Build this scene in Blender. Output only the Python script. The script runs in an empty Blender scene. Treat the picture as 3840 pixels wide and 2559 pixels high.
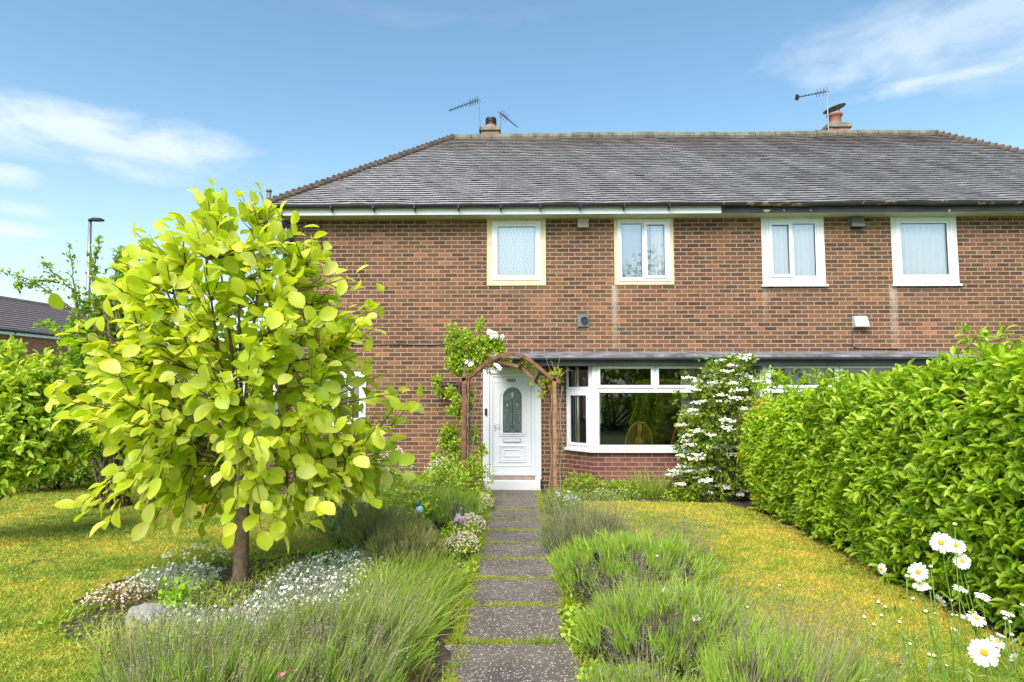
import bpy, math, random
import numpy as np
from mathutils import Vector, Matrix
R = math.radians
rng = np.random.default_rng(7)
random.seed(7)
SC = bpy.context.scene
COL = SC.collection
# ------------------------------------------------------------------ camera
F, H, PITCH, YAW = 2450.0, 1.65, math.atan(200/2450.0), R(1.2)
cam = bpy.data.cameras.new("camera")
cam.lens = F/3840*36; cam.sensor_width = 36; cam.clip_end = 3000; cam.clip_start = .05
camo = bpy.data.objects.new("camera", cam); COL.objects.link(camo)
camo.location = (0, 0, H); camo.rotation_euler = (R(90)+PITCH, 0, YAW)
SC.camera = camo
_M = np.array((Matrix.Rotation(YAW, 3, 'Z') @ Matrix.Rotation(R(90)+PITCH, 3, 'X')))
def ray(px, py): return _M @ np.array([(px-1920)/F, (1279.5-py)/F, -1.0])
def at(px, py, Y):
    d = ray(px, py); t = Y/d[1]
    return np.array([d[0]*t, Y, H+d[2]*t])
def gnd(px, py, z=0.0):
    d = ray(px, py); t = (z-H)/d[2]
    return np.array([d[0]*t, d[1]*t, z])
# ------------------------------------------------------------------ light
SUN_EL, SUN_AZ = R(48), R(199)      # azimuth clockwise from +Y
w = bpy.data.worlds.new("World"); SC.world = w; w.use_nodes = True
nt = w.node_tree; nt.nodes.clear()
def N(t, kind, **k):
    n = t.nodes.new(kind)
    for a, b in k.items(): setattr(n, a, b)
    return n
out = N(nt, 'ShaderNodeOutputWorld'); bg = N(nt, 'ShaderNodeBackground')
sky = N(nt, 'ShaderNodeTexSky', sky_type='NISHITA', sun_disc=False, sun_elevation=SUN_EL, sun_rotation=SUN_AZ,
        air_density=1.0, dust_density=1.2, ozone_density=1.2)
bg.inputs[1].default_value = 0.125
tc = N(nt, 'ShaderNodeTexCoord'); sep = N(nt, 'ShaderNodeSeparateXYZ')
nt.links.new(tc.outputs['Generated'], sep.inputs[0])
def math_n(t, op, a, b=None, c=None, clamp=False):
    n = N(t, 'ShaderNodeMath', operation=op); n.use_clamp = clamp
    for i, v in enumerate((a, b, c)):
        if v is None: continue
        if isinstance(v, (int, float)): n.inputs[i].default_value = v
        else: t.links.new(v, n.inputs[i])
    return n.outputs[0]
def cloud_mask(az, el, sa, se, tilt, seed, scale=9.0, soft=.5, power=1.0):
    # elongated cloud bank round the direction (az, el); all in sky directions
    A = N(nt, 'ShaderNodeMath', operation='ARCTAN2')
    nt.links.new(sep.outputs[0], A.inputs[0]); nt.links.new(sep.outputs[1], A.inputs[1])
    E = math_n(nt, 'ARCSINE', sep.outputs[2])
    da = math_n(nt, 'SUBTRACT', A.outputs[0], az); de = math_n(nt, 'SUBTRACT', E, el)
    de = math_n(nt, 'SUBTRACT', de, math_n(nt, 'MULTIPLY', da, tilt))
    q = math_n(nt, 'ADD', math_n(nt, 'POWER', math_n(nt, 'ABSOLUTE', math_n(nt, 'DIVIDE', da, sa)), 2.0),
               math_n(nt, 'POWER', math_n(nt, 'ABSOLUTE', math_n(nt, 'DIVIDE', de, se)), 2.0))
    g = math_n(nt, 'SUBTRACT', 1.0, q, clamp=True)
    cb = N(nt, 'ShaderNodeCombineXYZ')
    nt.links.new(math_n(nt, 'ADD', A.outputs[0], seed), cb.inputs[0])
    nt.links.new(math_n(nt, 'MULTIPLY', E, 2.5), cb.inputs[1])
    no = N(nt, 'ShaderNodeTexNoise'); no.inputs['Scale'].default_value = scale; no.inputs['Detail'].default_value = 9
    no.inputs['Roughness'].default_value = .6; no.inputs['Distortion'].default_value = .35
    nt.links.new(cb.outputs[0], no.inputs['Vector'])
    v = math_n(nt, 'ADD', math_n(nt, 'MULTIPLY', g, .75), math_n(nt, 'MULTIPLY', math_n(nt, 'SUBTRACT', no.outputs[0], .5), 3.4))
    v = math_n(nt, 'MULTIPLY', math_n(nt, 'SUBTRACT', v, soft), 1.15, clamp=True)
    return math_n(nt, 'MULTIPLY', math_n(nt, 'MULTIPLY', v, math_n(nt, 'POWER', g, .6)), power, clamp=True)
def azel(px, py):
    d = ray(px, py); d = d/np.linalg.norm(d)
    return math.atan2(d[0], d[1]), math.asin(d[2])
masks = []
for (px, py, wpx, hpx, tilt, seed, sc, soft, pw) in [(420, 500, 800, 95, -.02, 1.3, 7, .10, .8), (120, 470, 420, 105, 0, 4.1, 6, .06, .8),
        (400, 590, 380, 90, .0, 2.2, 8, .2, .6), (3560, 170, 700, 170, -.12, 9.2, 6, .12, .55), (3700, 40, 700, 130, 0, 3.7, 6, .1, .5), (3600, 285, 420, 40, 0, 5.7, 7, .1, .7),
        (40, 670, 110, 45, 0, 2.5, 9, .1, .7), (30, 860, 150, 35, 0, 7.5, 9, .1, .8), (60, 780, 120, 30, 0, 8.5, 9, .2, .6),
        (1700, 60, 900, 60, 0, 6.6, 4, .5, .12)]:
    a, e = azel(px, py)
    masks.append(cloud_mask(a, e, wpx/F, hpx/F, tilt, seed, sc, soft, pw))
m = masks[0]
for k in masks[1:]: m = math_n(nt, 'MAXIMUM', m, k)
tint = N(nt, 'ShaderNodeMix', data_type='RGBA', blend_type='MULTIPLY'); tint.inputs[0].default_value = 1
nt.links.new(sky.outputs[0], tint.inputs[6])
TINT = tint.inputs[7]; TINT.default_value = (.76, .91, .865, 1)
# pale veil low over the horizon
hz = math_n(nt, 'POWER', math_n(nt, 'SUBTRACT', 1.0, math_n(nt, 'MULTIPLY', math_n(nt, 'ABSOLUTE', sep.outputs[2]), 2.3), clamp=True), 1.9)
veil = N(nt, 'ShaderNodeMix', data_type='RGBA'); nt.links.new(math_n(nt, 'MULTIPLY', hz, .75), veil.inputs[0])
nt.links.new(tint.outputs[2], veil.inputs[6]); veil.inputs[7].default_value = (4.2, 4.5, 4.3, 1)
cm = N(nt, 'ShaderNodeMix', data_type='RGBA'); nt.links.new(m, cm.inputs[0])
nt.links.new(veil.outputs[2], cm.inputs[6]); cm.inputs[7].default_value = (3.5, 3.85, 4.2, 1)
nt.links.new(cm.outputs[2], bg.inputs[0]); nt.links.new(bg.outputs[0], out.inputs[0])
sl = bpy.data.lights.new("sun", 'SUN'); sl.energy = 2.6; sl.angle = R(42); sl.color = (1, .885, .83)
so = bpy.data.objects.new("sun", sl); COL.objects.link(so)
sd = Vector((math.sin(SUN_AZ)*math.cos(SUN_EL), math.cos(SUN_AZ)*math.cos(SUN_EL), math.sin(SUN_EL)))
so.rotation_euler = sd.to_track_quat('Z', 'Y').to_euler(); so.location = (0, -5, 20)
SC.view_settings.view_transform = 'Standard'; SC.view_settings.look = 'None'
SC.view_settings.exposure = 1.17; SC.view_settings.gamma = 1
SC.cycles.max_bounces = 7; SC.cycles.transparent_max_bounces = 10; SC.cycles.diffuse_bounces = 3
SC.cycles.use_denoising = True
# ------------------------------------------------------------------ helpers
def tag(o, label=None, cat=None, group=None, kind=None):
    if label: o['label'] = label
    if cat: o['category'] = cat
    if group: o['group'] = group
    if kind: o['kind'] = kind
    return o
def empty(name, loc, label, cat, group=None):
    o = bpy.data.objects.new(name, None); COL.objects.link(o); o.location = tuple(loc)
    o.empty_display_size = .2
    return tag(o, label, cat, group)
def np_mesh(name, V, quads=None, tris=None, mat=None, parent=None, smooth=False, uv=False):
    V = np.asarray(V, dtype=np.float64).reshape(-1, 3)
    if parent is not None: V = V - np.array(parent_world(parent))
    fl, tot = [], []
    if quads is not None and len(quads):
        q = np.asarray(quads).reshape(-1, 4); fl.append(q.ravel()); tot.append(np.full(len(q), 4))
    if tris is not None and len(tris):
        t = np.asarray(tris).reshape(-1, 3); fl.append(t.ravel()); tot.append(np.full(len(t), 3))
    li = np.concatenate(fl).astype(np.int32); lt = np.concatenate(tot).astype(np.int32)
    me = bpy.data.meshes.new(name)
    me.vertices.add(len(V)); me.vertices.foreach_set('co', V.ravel())
    me.loops.add(len(li)); me.loops.foreach_set('vertex_index', li)
    me.polygons.add(len(lt)); me.polygons.foreach_set('loop_start', np.concatenate([[0], np.cumsum(lt)[:-1]]).astype(np.int32))
    me.polygons.foreach_set('loop_total', lt)
    me.update(calc_edges=True); me.validate()
    if smooth: me.polygons.foreach_set('use_smooth', np.ones(len(me.polygons), dtype=bool))
    o = bpy.data.objects.new(name, me); COL.objects.link(o)
    if mat: me.materials.append(mat)
    if uv: wall_uv(o, parent)
    if parent is not None: o.parent = parent
    return o
def parent_world(p):
    v = Vector(p.location)
    while p.parent is not None:
        p = p.parent; v = v + Vector(p.location)
    return v
def wall_uv(o, parent=None):
    me = o.data; off = np.array(parent_world(parent)) if parent is not None else np.zeros(3)
    uvl = me.uv_layers.new(name='UVMap')
    for p in me.polygons:
        n = p.normal
        for li in p.loop_indices:
            c = np.array(me.vertices[me.loops[li].vertex_index].co)+off
            if abs(n.z) > .7: uvl.data[li].uv = (c[0], c[1])
            else:
                tx, ty = -n.y, n.x; L = math.hypot(tx, ty) or 1
                uvl.data[li].uv = ((c[0]*tx+c[1]*ty)/L, c[2])
class MB:
    def __init__(s): s.v, s.f = [], []
    def add(s, pts, faces):
        b = len(s.v); s.v += [tuple(float(c) for c in p) for p in pts]
        s.f += [tuple(b+i for i in f) for f in faces]; return s
    def box(s, x0, x1, y0, y1, z0, z1):
        return s.add([(x0,y0,z0),(x1,y0,z0),(x1,y1,z0),(x0,y1,z0),(x0,y0,z1),(x1,y0,z1),(x1,y1,z1),(x0,y1,z1)],
                     [(0,3,2,1),(4,5,6,7),(0,1,5,4),(1,2,6,5),(2,3,7,6),(3,0,4,7)])
    def prism(s, poly, z0, z1):   # poly counter-clockwise in xy
        n = len(poly)
        return s.add([(p[0],p[1],z0) for p in poly]+[(p[0],p[1],z1) for p in poly],
                     [tuple(range(n))[::-1], tuple(range(n, 2*n))]+[(i, (i+1)%n, n+(i+1)%n, n+i) for i in range(n)])
    def tube(s, pts, r, n=6, cap=True):
        pts = [np.array(p, float) for p in pts]
        rr = r if hasattr(r, '__len__') else [r]*len(pts)
        rings = []; prev = None
        for i, p in enumerate(pts):
            d = pts[min(i+1, len(pts)-1)]-pts[max(i-1, 0)]; d = d/(np.linalg.norm(d)+1e-9)
            a = np.cross(d, [0,0,1] if abs(d[2]) < .9 else [1,0,0])
            if prev is not None:
                a = prev-d*np.dot(prev, d)
            a = a/(np.linalg.norm(a)+1e-9); prev = a
            b = np.cross(d, a)
            rings.append([p+rr[i]*(a*math.cos(2*math.pi*k/n)+b*math.sin(2*math.pi*k/n)) for k in range(n)])
        P = [q for g in rings for q in g]
        fs = [(i*n+k, i*n+(k+1)%n, (i+1)*n+(k+1)%n, (i+1)*n+k) for i in range(len(pts)-1) for k in range(n)]
        if cap: fs += [tuple(range(n))[::-1], tuple((len(pts)-1)*n+k for k in range(n))]
        return s.add(P, fs)
    def lathe(s, c, prof, n=20):   # prof: (r,z)
        P = [(c[0]+r*math.cos(2*math.pi*k/n), c[1]+r*math.sin(2*math.pi*k/n), c[2]+z) for r, z in prof for k in range(n)]
        fs = [(i*n+k, i*n+(k+1)%n, (i+1)*n+(k+1)%n, (i+1)*n+k) for i in range(len(prof)-1) for k in range(n)]
        fs += [tuple(range(n))[::-1], tuple((len(prof)-1)*n+k for k in range(n))]
        return s.add(P, fs)
    def ring(s, x0, x1, z0, z1, wd, y0, y1):   # rectangular frame in the XZ plane
        s.box(x0, x0+wd, y0, y1, z0, z1); s.box(x1-wd, x1, y0, y1, z0, z1)
        s.box(x0+wd, x1-wd, y0, y1, z0, z0+wd); s.box(x0+wd, x1-wd, y0, y1, z1-wd, z1); return s
    def build(s, name, mat, parent=None, smooth=False, uv=False, bevel=0):
        off = parent_world(parent) if parent is not None else Vector((0,0,0))
        me = bpy.data.meshes.new(name)
        me.from_pydata([(a-off.x, b-off.y, c-off.z) for a, b, c in s.v], [], s.f); me.update()
        if smooth: me.polygons.foreach_set('use_smooth', [True]*len(me.polygons))
        o = bpy.data.objects.new(name, me); COL.objects.link(o)
        if mat: me.materials.append(mat)
        if uv: wall_uv(o, parent)
        if parent is not None: o.parent = parent
        if bevel:
            b = o.modifiers.new('bevel', 'BEVEL'); b.width = bevel; b.segments = 2; b.limit_method = 'ANGLE'
        return o
def unit(a): return a/(np.linalg.norm(a, axis=-1, keepdims=True)+1e-9)
def leaf_template(prof, droop=.25, fold=.15, seg=None):
    V, Fq = [], []
    for t, wv in prof:
        z = -droop*t*t
        V += [(-wv, t, z+fold*wv), (0, t, z), (wv, t, z+fold*wv)]
    for i in range(len(prof)-1):
        a = i*3; Fq += [(a, a+1, a+4, a+3), (a+1, a+2, a+5, a+4)]
    return np.array(V), np.array(Fq)
T_OBOV = leaf_template([(0,.03),(.14,.30),(.38,.47),(.62,.52),(.84,.36),(.95,.14),(1,.015)], .22, .22)
T_LAUR = leaf_template([(0,.05),(.3,.42),(.65,.5),(.9,.25),(1,.03)], .2, .3)
T_OVAL = leaf_template([(0,.08),(.4,.5),(.8,.35),(1,.03)], .18, .3)
T_DIA = (np.array([(0,0,0),(-.5,.5,.06),(0,1,-.08),(.5,.5,.06)], float), np.array([(0,3,2,1)]))
def scatter(T, P, D, Nn, L, W):
    V, Fq = T; D = unit(D); X = unit(np.cross(D, Nn)); Z = np.cross(X, D)
    n = len(P); L = np.broadcast_to(L, n)[:, None, None]; W = np.broadcast_to(W, n)[:, None, None]
    P3 = P[:, None, :]+V[None, :, 0:1]*W*X[:, None, :]+V[None, :, 1:2]*L*D[:, None, :]+V[None, :, 2:3]*L*Z[:, None, :]
    Q = Fq[None]+(np.arange(n)*len(V))[:, None, None]
    return P3.reshape(-1, 3), Q.reshape(-1, 4)
def blades(P, D, L, W, bend=.3, nseg=3):
    n = len(P); D = unit(D); L = np.broadcast_to(L, n)[:, None]; W = np.broadcast_to(W, n)[:, None]
    side = unit(np.cross(D, rng.normal(size=(n, 3)))); bd = unit(np.cross(D, side)+np.array([0, 0, -.3]))*bend
    V = np.zeros((n, (nseg+1)*2, 3)); Q = []
    for i in range(nseg+1):
        t = i/nseg; c = P+D*L*t+bd*L*t*t; ww = W*(1-t**2)*.5+W*.04
        V[:, 2*i] = c-side*ww; V[:, 2*i+1] = c+side*ww
        if i: Q.append((2*i-2, 2*i-1, 2*i+1, 2*i))
    Q = np.array(Q)[None]+(np.arange(n)*(nseg+1)*2)[:, None, None]
    return V.reshape(-1, 3), Q.reshape(-1, 4)
def join(*parts):
    V, Q, b = [], [], 0
    for v, q in parts:
        V.append(v); Q.append(q+b); b += len(v)
    return np.concatenate(V), np.concatenate(Q)
def rdir(n): return unit(rng.normal(size=(n, 3)))
# ------------------------------------------------------------------ materials
def new_mat(name):
    m = bpy.data.materials.new(name); m.use_nodes = True
    t = m.node_tree; b = t.nodes['Principled BSDF']; return m, t, b
def c4(c): return (c[0], c[1], c[2], 1)
def ramp(t, src, stops):
    r = N(t, 'ShaderNodeValToRGB'); e = r.color_ramp.elements
    while len(e) < len(stops): e.new(.5)
    for k, (p, c) in enumerate(stops): e[k].position = p; e[k].color = c4(c)
    t.links.new(src, r.inputs[0]); return r.outputs[0]
def noise(t, scale, detail=4, vec=None, rough=.5, coord='Object'):
    n = N(t, 'ShaderNodeTexNoise'); n.inputs['Scale'].default_value = scale; n.inputs['Detail'].default_value = detail
    n.inputs['Roughness'].default_value = rough
    if vec is None: vec = N(t, 'ShaderNodeTexCoord').outputs[coord]
    t.links.new(vec, n.inputs['Vector']); return n.outputs[0]
def bump(t, b, h, strength=.5, dist=.02):
    n = N(t, 'ShaderNodeBump'); n.inputs['Strength'].default_value = strength; n.inputs['Distance'].default_value = dist
    t.links.new(h, n.inputs['Height']); t.links.new(n.outputs[0], b.inputs['Normal'])
def mixc(t, f, a, b, mode='MIX'):
    n = N(t, 'ShaderNodeMix', data_type='RGBA', blend_type=mode)
    for s, v in ((0, f), (6, a), (7, b)):
        if isinstance(v, (int, float)): n.inputs[s].default_value = v
        elif isinstance(v, tuple): n.inputs[s].default_value = c4(v)
        else: t.links.new(v, n.inputs[s])
    return n.outputs[2]
def simple(name, col, rough=.5, var=.15, nscale=6, metal=0, bumpv=0, spec=.5):
    m, t, b = new_mat(name)
    f = noise(t, nscale, 5)
    d = tuple(x*(1-var) for x in col); l = tuple(min(1, x*(1+var)) for x in col)
    t.links.new(ramp(t, f, [(.3, d), (.7, l)]), b.inputs['Base Color'])
    b.inputs['Roughness'].default_value = rough; b.inputs['Metallic'].default_value = metal
    b.inputs['Specular IOR Level'].default_value = spec
    if bumpv: bump(t, b, noise(t, nscale*6, 4), bumpv, .01)
    return m
def foliage(name, cols, trans=.35, rough=.45, spec=.4, patch=1.2):
    m, t, b = new_mat(name)
    g = N(t, 'ShaderNodeNewGeometry')
    k = len(cols)-1
    c = ramp(t, g.outputs['Random Per Island'], [(i/k if k else 0, cc) for i, cc in enumerate(cols)])
    f = noise(t, patch, 3)
    c = mixc(t, 1.0, c, ramp(t, f, [(.3, (.84, .87, .82)), (.7, (1.14, 1.1, 1.05))]), 'MULTIPLY')
    t.links.new(c, b.inputs['Base Color']); b.inputs['Roughness'].default_value = rough
    b.inputs['Specular IOR Level'].default_value = spec
    tr = N(t, 'ShaderNodeBsdfTranslucent'); t.links.new(mixc(t, 1.0, c, (1.25, 1.2, .6), 'MULTIPLY'), tr.inputs[0])
    mx = N(t, 'ShaderNodeMixShader'); mx.inputs[0].default_value = trans
    t.links.new(b.outputs[0], mx.inputs[1]); t.links.new(tr.outputs[0], mx.inputs[2])
    t.links.new(mx.outputs[0], t.nodes['Material Output'].inputs[0]); return m
def brick(name, stops, mortar, stain=None, dark=None):
    m, t, b = new_mat(name)
    uv = N(t, 'ShaderNodeUVMap'); uv.uv_map = 'UVMap'
    br = N(t, 'ShaderNodeTexBrick'); br.offset = .5
    br.inputs['Scale'].default_value = 1; br.inputs['Brick Width'].default_value = .2225; br.inputs['Row Height'].default_value = .075
    br.inputs['Mortar Size'].default_value = .0078; br.inputs['Mortar Smooth'].default_value = .25
    br.inputs['Color1'].default_value = (0, 0, 0, 1); br.inputs['Color2'].default_value = (1, 1, 1, 1); br.inputs['Mortar'].default_value = (.5, .5, .5, 1)
    br.inputs['Bias'].default_value = 0
    # slight waviness of courses
    nd = N(t, 'ShaderNodeTexNoise'); nd.inputs['Scale'].default_value = 5; nd.inputs['Detail'].default_value = 3
    t.links.new(uv.outputs[0], nd.inputs['Vector'])
    va = N(t, 'ShaderNodeVectorMath', operation='MULTIPLY_ADD'); t.links.new(nd.outputs['Color'], va.inputs[0])
    va.inputs[1].default_value = (.007, .007, 0); t.links.new(uv.outputs[0], va.inputs[2])
    t.links.new(va.outputs[0], br.inputs['Vector'])
    bv = math_n(t, 'ADD', math_n(t, 'MULTIPLY', br.outputs['Color'], .86), math_n(t, 'MULTIPLY', math_n(t, 'SUBTRACT', noise(t, .8, 5, uv.outputs[0], .6), .40), .55), clamp=True)
    c = ramp(t, bv, stops)
    c = mixc(t, math_n(t, 'MULTIPLY', math_n(t, 'SUBTRACT', noise(t, .37, 4, uv.outputs[0]), .47, clamp=True), 4.5, clamp=True), c, mixc(t, 1.0, c, (1.05, 1.12, .98), 'MULTIPLY'))
    n2 = noise(t, 26, 5, uv.outputs[0]); c = mixc(t, .5, c, ramp(t, n2, [(.3, (.25, .25, .25)), (.7, (.75, .75, .75))]), 'OVERLAY')
    n3 = noise(t, .9, 4, uv.outputs[0]); c = mixc(t, 1.0, c, ramp(t, n3, [(.3, (.8, .79, .8)), (.7, (1.12, 1.1, 1.05))]), 'MULTIPLY')
    n4 = noise(t, 3, 4, uv.outputs[0])
    mc = ramp(t, n4, [(.3, tuple(x*.82 for x in mortar)), (.7, mortar)])
    c = mixc(t, br.outputs['Fac'], c, mc)
    if stain:
        sx = N(t, 'ShaderNodeSeparateXYZ'); t.links.new(uv.outputs[0], sx.inputs[0])
        for (x, z0, z1, wd, s, col) in stain:
            dx = math_n(t, 'SUBTRACT', 1.0, math_n(t, 'DIVIDE', math_n(t, 'ABSOLUTE', math_n(t, 'SUBTRACT', sx.outputs[0], x)), wd), clamp=True)
            dz = math_n(t, 'DIVIDE', math_n(t, 'SUBTRACT', sx.outputs[1], z0), z1-z0, clamp=True)
            up = math_n(t, 'LESS_THAN', sx.outputs[1], z1)
            ff = math_n(t, 'MULTIPLY', math_n(t, 'MULTIPLY', dx, dz), math_n(t, 'MULTIPLY', up, math_n(t, 'MULTIPLY', noise(t, 7, 5, uv.outputs[0]), 2*s)), clamp=True)
            c = mixc(t, ff, c, col)
    t.links.new(c, b.inputs['Base Color']); b.inputs['Roughness'].default_value = .85; b.inputs['Specular IOR Level'].default_value = .25
    hh = math_n(t, 'ADD', math_n(t, 'MULTIPLY', math_n(t, 'SUBTRACT', 1.0, br.outputs['Fac']), 1.0), math_n(t, 'MULTIPLY', n2, .5))
    bump(t, b, hh, .8, .006)
    return m
BR_STOPS = [(.0, (.076, .048, .034)), (.15, (.100, .061, .039)), (.42, (.145, .078, .046)), (.66, (.175, .090, .050)), (.82, (.215, .105, .057)), (.92, (.28, .13, .07)), (.97, (.35, .143, .073)), (1, (.46, .16, .072))]
BR_RED = [(.0, (.135, .055, .045)), (.4, (.175, .072, .058)), (.8, (.215, .09, .072)), (1, (.26, .115, .09))]
MORTAR = (.47, .315, .22)
upvc = simple('white_upvc', (.80, .82, .86), .25, .03, 2)
white_paint = simple('white_paint', (.80, .81, .82), .5, .05, 4)
cream = simple('cream_paint', (.70, .56, .35), .6, .14, 7)
dirty_white = simple('weathered_white_paint', (.76, .75, .70), .6, .14, 8)
black_pvc = simple('black_plastic', (.028, .03, .034), .3, .3, 4)
dark_metal = simple('dark_metal', (.05, .045, .045), .45, .3, 20, .6)
grey_metal = simple('grey_metal', (.30, .31, .33), .4, .15, 10, .7)
lead = simple('lead_flashing', (.11, .12, .14), .3, .35, 5, 0, .2)
rust = simple('rusty_brown_timber', (.19, .085, .045), .75, .45, 14, 0, .4)
timber = simple('weathered_timber', (.30, .17, .075), .75, .35, 14, 0, .4)
bark = simple('bark', (.17, .115, .075), .85, .45, 30, 0, .7)
twig_m = simple('twig', (.10, .065, .04), .8, .35, 30)
drytwig = simple('dry_twig', (.36, .29, .21), .8, .35, 30)
woody = simple('dark_woody_stem', (.055, .045, .04), .9, .4, 30)
concrete = simple('mossy_concrete', (.22, .22, .17), .9, .4, 7, 0, .6)
terracotta = simple('terracotta', (.42, .19, .13), .7, .2, 9)
soil = simple('garden_soil', (.075, .052, .034), .95, .5, 14, 0, .9)
stone_m = simple('garden_stone', (.30, .29, .27), .85, .4, 6, 0, .9)
cream_stone = simple('cream_stone', (.50, .44, .33), .85, .35, 6, 0, .9)
curtain_m = simple('net_curtain', (.72, .77, .82), .9, .05, 8)
room_m = simple('room_plaster', (.20, .19, .17), .9, .1, 2)
carpet = simple('room_carpet', (.16, .12, .07), .95, .2, 6)
pine = simple('orange_pine', (.52, .26, .06), .4, .25, 20)
vent_m = simple('beige_plastic', (.40, .35, .28), .6, .12, 10)
vent_g = simple('grey_plastic', (.14, .15, .14), .5, .2, 10)
vent_l = simple('pale_grey_plastic', (.48, .50, .52), .5, .1, 10)
def curtain_mat():
    m, t, b = new_mat('voile_curtain')
    b.inputs['Base Color'].default_value = (.96, .95, .96, 1); b.inputs['Roughness'].default_value = .9
    return m
voile = curtain_mat()
def lace_mat():
    m, t, b = new_mat('lace_curtain')
    uv = N(t, 'ShaderNodeTexCoord').outputs['Object']
    mp = N(t, 'ShaderNodeMapping'); mp.inputs['Scale'].default_value = (14, 1, 8.5); t.links.new(uv, mp.inputs[0])
    s = N(t, 'ShaderNodeSeparateXYZ'); t.links.new(mp.outputs[0], s.inputs[0])
    row = math_n(t, 'FLOOR', s.outputs[2])
    fx = math_n(t, 'SUBTRACT', math_n(t, 'FRACT', math_n(t, 'ADD', s.outputs[0], math_n(t, 'MULTIPLY', row, .5))), .5)
    fz = math_n(t, 'SUBTRACT', math_n(t, 'FRACT', s.outputs[2]), .5)
    r = math_n(t, 'SQRT', math_n(t, 'ADD', math_n(t, 'POWER', math_n(t, 'MULTIPLY', fx, 1.15), 2.0), math_n(t, 'POWER', math_n(t, 'MULTIPLY', fz, .8), 2.0)))
    rg = math_n(t, 'SUBTRACT', 1.0, math_n(t, 'MULTIPLY', math_n(t, 'ABSOLUTE', math_n(t, 'SUBTRACT', r, .3)), 10.0), clamp=True)
    t.links.new(mixc(t, rg, (.96, .95, .97), (.58, .60, .66)), b.inputs['Base Color']); b.inputs['Roughness'].default_value = .9
    return m
lace = lace_mat()
def glass_mat(name='window_glass', tintc=(.98, .99, .99), add=.10):
    m = bpy.data.materials.new(name); m.use_nodes = True; t = m.node_tree; t.nodes.clear()
    o = N(t, 'ShaderNodeOutputMaterial'); tr = N(t, 'ShaderNodeBsdfTransparent'); gl = N(t, 'ShaderNodeBsdfGlossy')
    tr.inputs[0].default_value = c4(tintc); gl.inputs['Roughness'].default_value = .005; gl.inputs[0].default_value = (1, 1, 1, 1)
    fr = N(t, 'ShaderNodeFresnel'); fr.inputs[0].default_value = 1.52
    mx = N(t, 'ShaderNodeMixShader'); t.links.new(math_n(t, 'ADD', fr.outputs[0], add, clamp=True), mx.inputs[0])
    t.links.new(tr.outputs[0], mx.inputs[1]); t.links.new(gl.outputs[0], mx.inputs[2]); t.links.new(mx.outputs[0], o.inputs[0])
    # very slight ripple of old double glazing
    b = N(t, 'ShaderNodeBump'); b.inputs['Strength'].default_value = .04; b.inputs['Distance'].default_value = .01
    t.links.new(noise(t, 2.2, 1), b.inputs['Height']); t.links.new(b.outputs[0], gl.inputs['Normal'])
    return m
glass = glass_mat(add=.12); bay_glass = glass_mat('bay_glass', (.90, .93, .90), .02)
def door_glass():
    m, t, b = new_mat('obscured_door_glass')
    f = noise(t, 60, 3)
    t.links.new(ramp(t, f, [(.35, (.05, .075, .07)), (.65, (.20, .25, .24))]), b.inputs['Base Color'])
    b.inputs['Roughness'].default_value = .18; b.inputs['Specular IOR Level'].default_value = .9; bump(t, b, f, .3, .004); return m
dglass = door_glass()
def tile_mat():
    m, t, b = new_mat('clay_roof_tile')
    g = N(t, 'ShaderNodeNewGeometry')
    c = ramp(t, g.outputs['Random Per Island'], [(0, (.17, .165, .17)), (.2, (.205, .20, .21)), (.8, (.235, .23, .24)), (1, (.28, .27, .28))])
    oc = N(t, 'ShaderNodeTexCoord').outputs['Object']
    s = N(t, 'ShaderNodeSeparateXYZ'); t.links.new(oc, s.inputs[0])
    nz = noise(t, .8, 4, oc)
    top = math_n(t, 'MULTIPLY', math_n(t, 'SUBTRACT', math_n(t, 'ADD', s.outputs[2], math_n(t, 'MULTIPLY', nz, .9)), 7.2), 2.2, clamp=True)
    c = mixc(t, math_n(t, 'MULTIPLY', top, .75), c, (.15, .115, .095))
    c = mixc(t, 1.0, c, ramp(t, noise(t, .55, 5, oc), [(.3, (.82, .80, .80)), (.7, (1.1, 1.1, 1.14))]), 'MULTIPLY')
    c = mixc(t, math_n(t, 'MULTIPLY', math_n(t, 'SUBTRACT', noise(t, 9, 5, oc), .62, clamp=True), 5.0, clamp=True), c, (.12, .13, .07))
    t.links.new(c, b.inputs['Base Color']); b.inputs['Roughness'].default_value = .42; b.inputs['Specular IOR Level'].default_value = .6
    bump(t, b, noise(t, 30, 4, oc), .3, .004); return m
tile = tile_mat()
ridge_m = simple('mossy_ridge_tile', (.155, .145, .10), .85, .45, 5, 0, .6)
bonnet_m = simple('bonnet_tile', (.12, .088, .07), .8, .4, 8, 0, .4)
far_tile = simple('far_roof_tile', (.19, .15, .14), .7, .15, 4)
def lawn_v(t, oc):
    s = N(t, 'ShaderNodeSeparateXYZ'); t.links.new(oc, s.inputs[0])
    o_ = math_n(t, 'MAXIMUM', math_n(t, 'MINIMUM', math_n(t, 'MULTIPLY', s.outputs[0], .02), .03), -.015)
    fine = math_n(t, 'MULTIPLY', math_n(t, 'SUBTRACT', noise(t, 4.5, 4, oc), .5), .55)
    return math_n(t, 'ADD', math_n(t, 'ADD', noise(t, .9, 5, oc, .65), o_), fine)
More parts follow.
